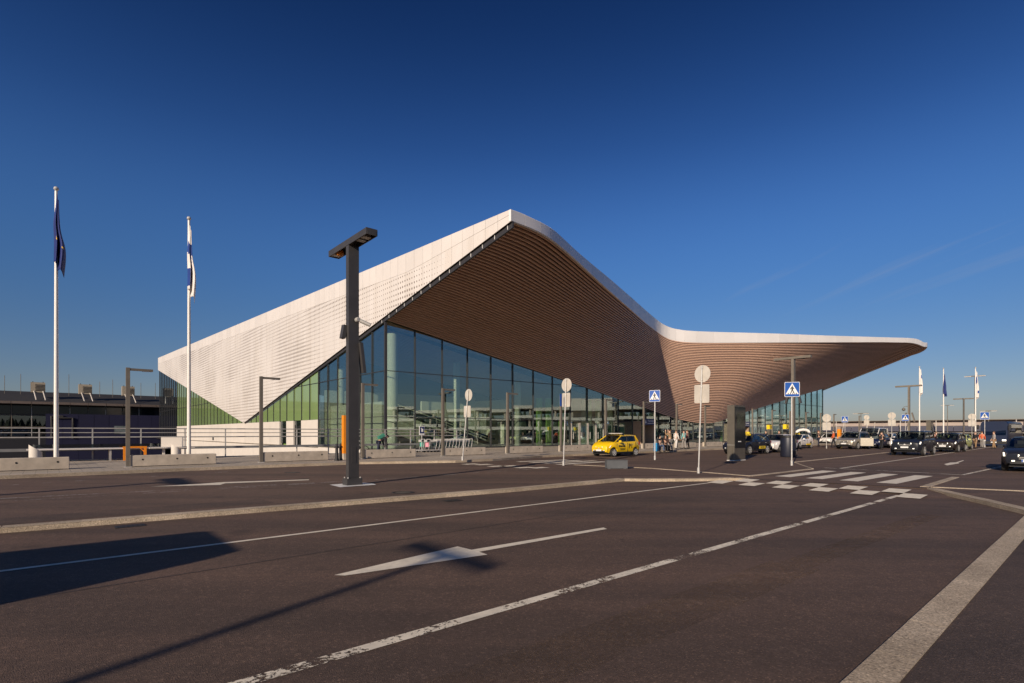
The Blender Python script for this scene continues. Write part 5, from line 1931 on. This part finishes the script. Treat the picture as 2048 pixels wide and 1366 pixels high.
vehicle('hatchback', 'pale green hatchback behind the dark brown crossover', 'car', c, RV, P_GRN, 3.8, 1.66, 1.46, (0.74, 0.94), (0.95, 1.7, 3.35, 3.75), (0.96, 1.02), 0.96, (0.75, 3.15), 0.30, group='cars queueing on the road')
wr_ = G(2005, 941.5)
c = wr_ - LD * 0.80 + FD * 1.42
vehicle('dark_saloon', 'dark hatchback with a lit headlight cut by the right edge', 'car', c, RV + 0.05, P_DGREY, 4.35, 1.8, 1.46, (0.74, 0.96), (1.0, 1.95, 3.5, 4.25), (0.98, 1.04), 0.98, (0.9, 3.55), 0.33, group='cars queueing on the road', lit=True, plate_txt='IMX-98')
for k, (px, d, pm, lb) in enumerate(((1968, 92, P_WHT, 'distant white car seen between the waiting people'), (1775, 80, P_WHT, 'distant white car behind the motor scooters'), (2028, 78, P_SIL, 'distant silver car behind the dark hatchback roof'), (1660, 78, P_WHT, 'distant white car behind the small sign back'))):
    vehicle('distant_car', lb, 'car', GD(px, d), RV, pm, 4.3, 1.8, 1.5, group='distant cars')


def coach(name, label, loc, rz, pm, L=12.0, W=2.55, H=3.35, lit=True):
    t = thing(name, label, 'coach', loc, rz)
    h, w = L / 2, W / 2
    sec = [(w * 0.97, 0.16), (w, 0.9), (w, 2.6), (w * 0.97, H - 0.18), (w * 0.86, H), (-w * 0.86, H), (-w * 0.97, H - 0.18), (-w, 2.6), (-w, 0.9), (-w * 0.97, 0.16)]
    rows = []
    for x, k in ((-h, 0.96), (-h + 0.1, 1.0), (h - 0.5, 1.0), (h - 0.18, 0.98), (h, 0.92)):
        rows.append([(x - (0.35 * max(0, (z - 1.2) / 2.2) if x > h - 0.25 else 0), y * k, z) for y, z in sec])
    mb = MB().grid(rows, True)
    mb.f += [tuple(range(10)), tuple(reversed(range(40, 50)))]
    obj('body', mb, pm, t, smooth=30)
    obj('windscreen', MB().prism([(h - 0.05, -w * 0.84, 1.35), (h - 0.05, w * 0.84, 1.35), (h - 0.40, w * 0.80, H - 0.35), (h - 0.40, -w * 0.80, H - 0.35)], (0.05, 0, 0.01)), M_CARGLASS, t)
    for s in (-1, 1):
        for q in range(6):
            obj('side_window', MB().box((h - 1.7 - q * 1.65, s * (w + 0.004), 2.1), (1.55, 0.02, 1.0)), M_CARGLASS, t)
        obj('headlight', MB().box((h - 0.02, s * 0.9, 0.75), (0.1, 0.34, 0.18)), M_HEAD if lit else M_LENS, t)
        if lit:
            obj('mirror', MB().box((h + 0.12, s * (w + 0.16), 2.3), (0.14, 0.2, 0.5)), M_BLACK, t)
        for c in (2.6, L - 3.0):
            obj('wheel', MB().lathe([(0.28, -0.14), (0.48, -0.14), (0.5, -0.1), (0.5, 0.1), (0.48, 0.14), (0.28, 0.14)], 24, 'y', (h - c, s * (w - 0.14), 0.5)), M_TYRE, t, smooth=30)
    obj('bumper', MB().box((h - 0.02, 0, 0.48), (0.14, W * 0.9, 0.3)), M_BLACK, t)
    obj('number_plate', MB().box((h + 0.06, 0, 0.52), (0.02, 0.5, 0.12)), M_SIGNW, t)
    return t


coach('coach', 'dark blue coach facing the road behind the small crossing sign', GD(1988, 63) + FD * 5.6, RV, paint('coach_blue', (0.012, 0.02, 0.05), 0.1), 11.5, 2.5, 2.95)
coach('coach', 'coach parked outside the left edge of the view', Vector((-9.3, 2.5, RZ)) - FD * 6.2 + LD * -1.3, AF, P_WHT, 12.0, 2.55, 3.15, False)


# motor scooters by the rank
for k, (px, d, col) in enumerate(((1782, 56, P_WHT), (1772, 60, P_NAVY))):
    t = thing('motor_scooter', ['white motor scooter parked left of the large dark SUV', 'dark motor scooter parked behind the white scooter'][k], 'scooter', GD(px, d), RV + 0.5, 'parked motor scooters')
    obj('body', MB().box((-0.35, 0, 0.6), (0.9, 0.34, 0.34), taper=0.8).box((0.15, 0, 0.35), (0.5, 0.3, 0.1)).box((0.45, 0, 0.7), (0.14, 0.38, 0.7), taper=0.8), col, t)
    obj('seat', MB().box((-0.35, 0, 0.82), (0.8, 0.3, 0.1), taper=0.9), M_BLACK, t)
    obj('handlebar', MB().tube([(0.42, -0.34, 1.08), (0.48, 0, 1.02), (0.42, 0.34, 1.08)], 0.025, 6), M_BLACK, t)
    obj('headlight', MB().lathe([(0.09, 0), (0.1, 0.06), (0.05, 0.1)], 12, 'x', (0.5, 0, 0.9)), M_LENS, t)
    for x in (-0.62, 0.62):
        obj('wheel', MB().lathe([(0.12, -0.05), (0.25, -0.05), (0.27, 0), (0.25, 0.05), (0.12, 0.05)], 18, 'y', (x, 0, 0.27)), M_TYRE, t, smooth=30)

# bicycle leaning behind the big mast
t = thing('bicycle', 'dark bicycle partly hidden behind the big mast lamp', 'bicycle', GD(716, 33.5, SZ), AF + 0.2)
for x in (-0.5, 0.52):
    mbw = MB()
    mbw.tube([(x + 0.33 * math.cos(q), 0, 0.35 + 0.33 * math.sin(q)) for q in [2 * math.pi * k / 24 for k in range(25)]], 0.022, 6, cap=False)
    w = obj('wheel', mbw, M_TYRE, t, smooth=60)
    sp = MB()
    for k in range(8):
        q = math.pi * k / 8
        sp.tube([(x - 0.32 * math.cos(q), 0, 0.35 - 0.32 * math.sin(q)), (x + 0.32 * math.cos(q), 0, 0.35 + 0.32 * math.sin(q))], 0.004, 4)
    obj('spoke', sp, M_GALV, w)
fr = MB()
for a, b in (((-0.5, 0.35), (-0.05, 0.33)), ((-0.5, 0.35), (-0.15, 0.82)), ((-0.05, 0.33), (-0.18, 0.9)), ((-0.05, 0.33), (0.36, 0.78)), ((-0.15, 0.8), (0.36, 0.84)), ((0.52, 0.35), (0.34, 0.95))):
    fr.tube([(a[0], 0, a[1]), (b[0], 0, b[1])], 0.02, 6)
obj('frame', fr, M_BLACK, t, smooth=60)
obj('saddle', MB().box((-0.2, 0, 0.93), (0.26, 0.12, 0.06), taper=0.8), M_BLACK, t)
obj('handlebar', MB().tube([(0.28, -0.28, 1.0), (0.34, 0, 0.97), (0.28, 0.28, 1.0)], 0.018, 6), M_GALV, t)


# ------------------------------------------------------------------ people
def skin_obj(name, V, E, mat, parent, sub=1):
    me = bpy.data.meshes.new(name)
    keys = list(V)
    me.from_pydata([V[k][0] for k in keys], [(keys.index(a), keys.index(b)) for a, b in E], [])
    if not me.skin_vertices:
        bm = bmesh.new()
        bm.from_mesh(me)
        bm.verts.layers.skin.verify()
        bm.to_mesh(me)
        bm.free()
    for i, k in enumerate(keys):
        d = me.skin_vertices[0].data[i]
        d.radius = (V[k][1], V[k][2] if len(V[k]) > 2 else V[k][1])
        d.use_root = i == 0
    me.materials.append(mat)
    o = bpy.data.objects.new(name, me)
    COL.objects.link(o)
    o.parent = parent
    m = o.modifiers.new('skin', 'SKIN')
    m.use_smooth_shade = True
    s = o.modifiers.new('sub', 'SUBSURF')
    s.levels = s.render_levels = sub
    return o


def person(label, loc, rz, top, legs, hair=M_HAIR, pose='stand', hgt=1.74, lean=0.0, arm=(0.1, 0.1), bag=None, elbow=None, group=None, step=0.12):
    t = thing('person', label, 'person', loc, rz, group)
    k = hgt / 1.74
    Vv = lambda x, y, z: Vector((x, y, z)) * k
    hipz = 0.92 if pose != 'sit' else 0.50
    piv = Vector((0, 0, hipz))
    rot = Matrix.Rotation(lean, 3, 'Y')

    def up(x, y, z):                # upper-body point, z above the hip, leaned forward
        return (piv + rot @ Vector((x, y, z))) * k
    J = {}
    J['pel'] = up(0, 0, 0.02)
    J['wst'] = up(0, 0, 0.18)
    J['chs'] = up(0.0, 0, 0.40)
    J['nck'] = up(0.0, 0, 0.57)
    J['hd0'] = up(0.02, 0, 0.68)
    J['hd1'] = up(0.03, 0, 0.77)
    J['nos'] = up(0.125, 0, 0.69)
    for s, n in ((1, 'l'), (-1, 'r')):
        a = arm[0] if s > 0 else arm[1]
        J['sh' + n] = up(0, s * 0.18, 0.50)
        J['el' + n] = up(0.28 * math.sin(a), s * 0.235, 0.50 - 0.28 * math.cos(a))
        b = a + (elbow if elbow is not None else 0.35)
        e = J['el' + n] / k
        w = rot @ Vector((0.25 * math.sin(b), -s * 0.01, -0.25 * math.cos(b)))
        J['wr' + n] = (e + w) * k
        hd = rot @ Vector((math.sin(b), 0, -math.cos(b)))
        J['pm' + n] = J['wr' + n] + hd * 0.07 * k
        sd = rot @ Vector((math.cos(b), 0, math.sin(b)))
        for q in range(4):
            J['f%d%s' % (q, n)] = J['pm' + n] + hd * (0.085 - 0.012 * abs(q - 1)) * k + sd * (q - 1.5) * 0.022 * k + Vector((0, -s * 0.025, 0)) * k
        J['th' + n] = J['wr' + n] + hd * 0.07 * k + sd * 0.06 * k
        st = step * s
        J['hp' + n] = Vv(0, s * 0.095, hipz - 0.03)
        if pose == 'sit':
            J['kn' + n] = Vv(0.44, s * 0.12, 0.52)
            J['an' + n] = Vv(0.42 + 0.1 * s, s * 0.12, 0.09)
        else:
            J['kn' + n] = Vv(st * 0.7 + 0.02, s * 0.10, 0.50)
            J['an' + n] = Vv(st - (0.03 if st < 0 else 0), s * 0.10, 0.09)
        J['to' + n] = J['an' + n] + Vv(0.15, 0.01 * s, -0.05)
        J['he' + n] = J['an' + n] + Vv(-0.05, 0, -0.04)
    rad = dict(pel=.13, wst=.12, chs=.135, nck=.055, hd0=.085, hd1=.075, nos=.016, sh=.06, el=.042, wr=.028, pm=.032, th=.011, hp=.085, kn=.058, an=.042, to=.035, he=.035)
    V = {'chs': (J['chs'], rad['chs'] * k)}
    for n in ('pel', 'wst', 'nck', 'hd0', 'hd1', 'nos'):
        V[n] = (J[n], rad[n] * k)
    E = [('chs', 'wst'), ('wst', 'pel'), ('chs', 'nck'), ('nck', 'hd0'), ('hd0', 'hd1'), ('hd0', 'nos')]
    for n in 'lr':
        for q in ('sh', 'el', 'wr', 'pm', 'th', 'hp', 'kn', 'an'):
            V[q + n] = (J[q + n], rad[q] * k)
        E += [('chs', 'sh' + n), ('sh' + n, 'el' + n), ('el' + n, 'wr' + n), ('wr' + n, 'pm' + n), ('wr' + n, 'th' + n), ('pel', 'hp' + n), ('hp' + n, 'kn' + n), ('kn' + n, 'an' + n)]
        for q in range(4):
            V['f%d%s' % (q, n)] = (J['f%d%s' % (q, n)], 0.0095 * k)
            E.append(('pm' + n, 'f%d%s' % (q, n)))
    skin_obj('body', V, E, M_SKIN, t)
    V = {'chs': (J['chs'], .17 * k, .135 * k), 'wst': (J['wst'], .15 * k, .125 * k), 'pel': (J['pel'], .155 * k, .13 * k), 'nck': (lerp(J['chs'], J['nck'], 0.75), .085 * k)}
    E = [('chs', 'wst'), ('wst', 'pel'), ('chs', 'nck')]
    for n in 'lr':
        for q, r in (('sh', .082), ('el', .062), ('wr', .05)):
            V[q + n] = (J[q + n], r * k)
        E += [('chs', 'sh' + n), ('sh' + n, 'el' + n), ('el' + n, 'wr' + n)]
    skin_obj('jacket', V, E, top, t)
    V = {'pel': (J['pel'], .15 * k, .125 * k)}
    E = []
    for n in 'lr':
        for q, r in (('hp', .10), ('kn', .075), ('an', .062)):
            V[q + n] = (J[q + n], r * k)
        E += [('pel', 'hp' + n), ('hp' + n, 'kn' + n), ('kn' + n, 'an' + n)]
    skin_obj('trousers', V, E, legs, t)
    for n in 'lr':
        obj('shoe', MB().tube([J['he' + n] - Vv(0, 0, 0.0), J['an' + n] + Vv(0.03, 0, -0.045), J['to' + n] + Vv(0.04, 0, 0.0)], 0.045 * k, 8, 0.035 * k), M_BLACK, t, smooth=60)
    hm = MB()
    ce = lerp(J['hd0'], J['hd1'], 0.55)
    rows = []
    for a in range(6):
        th = math.pi * 0.55 * a / 5
        rows.append([ce + rot @ (Vector((-0.012 + 0.098 * math.sin(th) * math.cos(q) - 0.03 * (1 - math.cos(th)), 0.088 * math.sin(th) * math.sin(q), 0.105 * math.cos(th) + 0.015)) * k) for q in [2 * math.pi * j / 14 for j in range(14)]])
    obj('hair', hm.grid(rows, True), hair, t, smooth=180)
    if bag is not None:
        obj('backpack', MB().box(tuple(up(-0.22, 0, 0.34)), (0.2 * k, 0.32 * k, 0.46 * k), M=rot, taper=0.85), bag, t)
    return t


C_ = lambda n, c: plain('cloth_' + n, c, 0.85, var=0.15, scale=6)
bk, br_, or_, wh_, te, dn, gy, nv, rd = C_('black', (0.016, 0.016, 0.02)), C_('brown', (0.30, 0.19, 0.10)), C_('orange', (0.62, 0.12, 0.04)), C_('white', (0.66, 0.62, 0.58)), C_('teal', (0.22, 0.47, 0.45)), C_('denim', (0.07, 0.10, 0.18)), C_('grey', (0.28, 0.26, 0.24)), C_('navy', (0.02, 0.025, 0.05)), C_('dark_red', (0.20, 0.05, 0.04))
HB = C_('hair_brown', (0.14, 0.07, 0.03))
TRV = 'travellers on the terminal pavement'
person('bent-over person in dark clothes with a green backpack at the glass corner', GD(757, 36.5, SZ), AF - 0.1, bk, nv, pose='stand', lean=R(62), arm=(0.9, 0.9), elbow=0.5, bag=C_('green', (0.05, 0.25, 0.17)), group=TRV)
person('seated traveller in black left of the other seated one, by the blue suitcase', GD(1318, 43.0, SZ), -math.pi / 2 + 0.3, bk, dn, pose='sit', arm=(0.5, 0.5), elbow=0.9, lean=R(12), group=TRV)
person('seated traveller in dark brown jacket beside the standing one in tan', GD(1331, 43.6, SZ), -math.pi / 2 - 0.2, C_('dark_brown', (0.05, 0.025, 0.02)), bk, HB, pose='sit', arm=(0.6, 0.6), elbow=0.9, lean=R(10), group=TRV)
person('standing traveller in a tan coat behind the seated pair', GD(1340, 45.0, SZ), 2.4, br_, gy, HB, arm=(1.4, 1.4), elbow=1.7, group=TRV)
person('traveller in a white coat left of a lamp post', GD(1352, 49.5, SZ), 0.6, wh_, wh_, HB, group=TRV)
person('traveller in a teal top right of a lamp post', GD(1368, 49.5, SZ), 2.2, te, gy, group=TRV)
person('traveller in a dark red top beside the teal one', GD(1374.5, 51.0, SZ), 2.6, rd, bk, HB, group=TRV)
person('traveller in black behind the black taxi roof', GD(1532, 62, SZ), 3.5, bk, bk, group=TRV)
person('traveller in dark brown walking left of the litter bin', GD(1558.5, 56, SZ), 3.3, C_('dark_brown', (0.05, 0.03, 0.02)), bk, step=0.2, group=TRV)
person('traveller in black near the right end of the white taxi', GD(1637, 62, SZ), 0.2, bk, nv, C_('hair_red', (0.25, 0.08, 0.03)), group=TRV)
person('traveller in an orange jacket walking left of the silver crossover', GD(1667, 59, SZ), 2.9, or_, bk, bag=bk, step=0.2, group=TRV)
person('person in an orange top at the open door of the silver crossover', GD(1736, 55.5), 3.6, or_, bk, lean=R(14), group='people at the cars')
person('person in black standing right of the navy hatchback', GD(1763, 52.6), 0.5, bk, bk, group='people at the cars')
person('person in brown standing left of the white motor scooter', GD(1775, 63), 2.0, br_, bk, HB, group='people at the cars')
person('person with pale jacket behind the large dark SUV', GD(1873, 60), 2.2, wh_, bk, HB, group='people at the cars')
person('person in dark red behind the large dark SUV', GD(1866.5, 57), 0.8, rd, bk, group='people at the cars')
person('person in black right of the pale green hatchback', GD(1951, 56), 3.4, bk, br_, group='people at the cars')
person('person in orange jacket beside the small crossing sign', GD(1964, 57), 0.6, or_, gy, HB, group='people at the cars')
person('person in grey in front of the dark coach', GD(1988, 55), 2.8, C_('pale_grey', (0.4, 0.36, 0.34)), br_, HB, group='people at the cars')
t = thing('suitcase', 'blue hard suitcase standing left of the seated travellers', 'suitcase', GD(1312.5, 41.8, SZ), AF + 0.3)
obj('shell', MB().box((0, 0, 0.40), (0.44, 0.26, 0.62)), C_('suitcase_blue', (0.02, 0.22, 0.45)), t)
obj('handle', MB().tube([(-0.12, 0, 0.7), (-0.12, 0, 0.98), (0.12, 0, 0.98), (0.12, 0, 0.7)], 0.012, 6), M_GALV, t)
for x in (-0.16, 0.16):
    obj('wheel', MB().lathe([(0.04, -0.02), (0.045, 0), (0.04, 0.02)], 10, 'y', (x, 0, 0.045)), M_BLACK, t)
t = thing('bench', 'dark bench under the seated travellers', 'bench', GD(1325, 43.9, SZ), AF)
obj('seat', MB().box((0, 0, 0.42), (1.9, 0.45, 0.06)), M_BLACK, t)
for x in (-0.75, 0.75):
    obj('leg', MB().box((x, 0, 0.2), (0.08, 0.4, 0.38)), M_BLACK, t)

# ------------------------------------------------------------------ the old terminal on the left
OC = C0 + LD * 142
old = thing('old_terminal', 'long dark old terminal with three louvred roof vents at far left', 'terminal', OC, AF)
x0, x1 = -90, 9.5
M_ROOFD = plain('dark_roof', (0.022, 0.020, 0.022), 0.9, scale=0.4)
obj('wall', MB().box(((x0 + x1) / 2, 1.0, 4.4), (x1 - x0, 0.4, 8.8)), plain('old_wall', (0.012, 0.013, 0.02), 0.8), old)
obj('roof', MB().prism([(x0, -2.0, 9.5), (x0, 14, 12.9), (x0, 14, 9.0), (x0, -2.0, 9.1)], (x1 - x0, 0, 0)), M_ROOFD, old)
for k in range(int((x1 - x0) / 3.8)):
    obj('eave_panel', MB().box((x0 + k * 3.8 + 1.9, -2.1, 9.2), (3.72, 0.14, 0.62)), plain('eave_bronze', (0.13, 0.10, 0.085), 0.5), old)
obj('lower_wall', MB().box(((x0 + x1) / 2, 1.0, YZ / 2 - 0.02), (x1 - x0, 0.45, -YZ)), plain('old_wall', (0.012, 0.013, 0.02), 0.8), old)
for k in range(24):
    xx = x0 + 3.8 * k
    if xx < -62:
        continue
    obj('mullion', MB().box((xx, 0.72, 4.8), (0.16, 0.12, 8.4)), M_RAIL if k % 2 else M_LAMPL, old)
    for z, hgt in ((1.6, 2.9), (4.6, 2.7), (7.4, 2.2)):
        obj('glass_pane', MB().box((xx + 1.9, 0.76, z), (3.5, 0.05, hgt)), M_GLASSB if z < 7 else M_SCREEN, old)
for z in (3.15, 6.1):
    obj('transom', MB().box(((x0 + x1) / 2, 0.70, z), (x1 - x0, 0.1, 0.10)), M_LAMPL, old)
for px in (76, 170.5, 257, 339):
    # louvred plant cowls on the roof
    d = interp([(0, 136), (304, 156)], px)
    wp = GD(px, d)
    lp = wp - OC
    lx, ly = lp.dot(FD), 3.0
    v = obj('roof_vent', MB().box((lx, ly, 13.4), (2.9, 2.0, 2.6)), plain('vent_beige', (0.34, 0.29, 0.22), 0.7), old)
    for q in range(5):
        obj('louvre', MB().box((lx + 0.4, ly - 1.04, 12.6 + q * 0.36), (1.9, 0.14, 0.16)), M_ROOFD, v)
    obj('strut', MB().tube([(lx - 0.8, ly - 1.0, 12.4), (lx - 0.3, ly - 3.6, 10.0)], 0.12, 6).tube([(lx + 1.0, ly - 1.0, 12.4), (lx + 1.5, ly - 3.6, 10.0)], 0.12, 6), M_WALL, v)
    obj('vent_stub', MB().box((lx - 1.0, ly, 14.8), (0.2, 0.2, 0.3)).box((lx + 1.0, ly, 14.8), (0.2, 0.2, 0.3)), M_ROOFD, v)
for px, h in ((10, 5.0), (42, 5.6), (109, 6.0), (137.5, 6.2), (199, 4.6), (225, 5.4), (282, 4.8), (312, 5.0)):
    d = interp([(0, 142), (304, 162)], px)
    lp = GD(px, d) - OC
    obj('antenna', MB().tube([(lp.dot(FD), 9, 11.6), (lp.dot(FD), 9, 11.6 + h)], 0.06, 5), M_LAMPL, old)
nb = thing('navy_annex', 'windowless navy blue annex standing before the old terminal', 'building', OC + FD * 1.6 - LD * 9, AF)
obj('wall', MB().box((-12.0, 0, (6.2 + YZ) / 2), (24.5, 7, 6.2 - YZ)), M_NAVY, nb)
for k in range(8):
    obj('cladding_panel', MB().box((-22.6 + k * 3.05, -3.53, 3.1), (2.98, 0.08, 6.1)), M_NAVY, nb)
    obj('cladding_panel', MB().box((-22.6 + k * 3.05, -3.53, YZ / 2), (2.98, 0.08, -YZ - 0.06)), M_NAVY, nb)
wdw = obj('window', MB().box((-9.2, -3.58, 2.3), (3.4, 0.1, 2.1)), plain('window_haze', (0.10, 0.12, 0.13), 0.2, var=0.5, scale=1.2), nb)
obj('pipe', MB().tube([(-23.2, -3.75, 0.2), (-23.2, -3.75, 5.6), (-21.0, -3.75, 5.6)], 0.22, 8), M_LAMP, nb)
obj('pipe', MB().tube([(-19.2, -3.75, 0.2), (-19.2, -3.75, 5.2), (-22.2, -3.75, 5.2)], 0.22, 8), M_LAMP, nb)

# ------------------------------------------------------------------ the far terminal on the right
FC = GD(1560, 185)
far = thing('far_terminal', 'long low far terminal with pale roof bands and sloping dark glazing', 'terminal', FC, math.atan2(-0.70, 0.714))
Lf = 190
M_FROOF = plain('far_roof', (0.36, 0.29, 0.25), 0.6, scale=0.2)
obj('wall', MB().box((Lf / 2, 3.0, 1.6), (Lf, 0.4, 3.2)), M_SCREEN, far)
obj('roof_band', MB().box((Lf / 2, 2.5, 4.35), (Lf, 1.0, 1.5)), M_FROOF, far)
obj('roof_edge', MB().box((Lf / 2, 1.8, 5.2), (Lf, 2.6, 0.16)), M_LAMPL, far)
obj('balcony_rail', MB().box((Lf / 2, -1.9, 1.55), (Lf, 0.08, 0.1)), M_WALL, far)
for k in range(int(Lf / 4.2)):
    x = 2 + k * 4.2
    obj('sloped_pane', MB().prism([(x - 2.05, 0.4, 1.95), (x + 2.05, 0.4, 1.95), (x + 2.05, 2.2, 3.55), (x - 2.05, 2.2, 3.55)], (0, -0.04, 0.04)), plain('slope_glass', (0.10, 0.10, 0.13), 0.15), far)
    if k % 2 == 0:
        obj('strut', MB().tube([(x, -0.6, 1.6), (x, 1.6, 5.1)], 0.08, 5), M_WALL, far)
        obj('column', MB().tube([(x - 1.6, -0.9, 0), (x - 1.6, -0.9, 5.1)], 0.10, 6), M_WALL, far)
up = obj('upper_storey', MB().box((Lf / 2 + 38, 12, 5.9), (Lf - 70, 12, 2.0)), M_FROOF, far)
obj('upper_roof', MB().prism([(72, 4.5, 6.9), (72, 18, 7.4), (72, 18, 6.9)], (Lf - 72, 0, 0)).box((Lf / 2 + 36, 5.8, 6.95), (Lf - 66, 0.6, 0.28)), M_LAMPL, up)

# ------------------------------------------------------------------ what the glass front mirrors, off to the right
pg = thing('parking_garage', 'pale multi-storey parking garage across the road outside the view', 'building', (118, 36, 0), R(100))
for k in range(3):
    obj('deck', MB().box((0, 0, 2.9 + 2.9 * k), (120, 26, 0.9)), M_WALL, pg)
for k in range(16):
    for s in (-1, 1):
        obj('column', MB().box((-57 + k * 7.6, s * 12, 4.3), (0.6, 0.6, 8.5)), M_CONC, pg)
obj('stair_tower', MB().box((30, 4, 6), (12, 10, 12)), M_WALL, pg)
wd = MB()
rnd = random.Random(4)
for k in range(420):
    a = rnd.uniform(-60, 30)
    dist = rnd.uniform(230, 300)
    x, y = dist * math.cos(R(a)), dist * math.sin(R(a))
    hh_ = rnd.uniform(7, 15)
    wd.lathe([(rnd.uniform(2.4, 4.2), 0.5), (rnd.uniform(2.0, 3.4), hh_ * 0.45), (0.2, hh_)], 7, c=(x, y, 0))
obj('forest', wd, plain('forest_green', (0.030, 0.045, 0.022), 0.9, scale=0.3), kind='stuff')
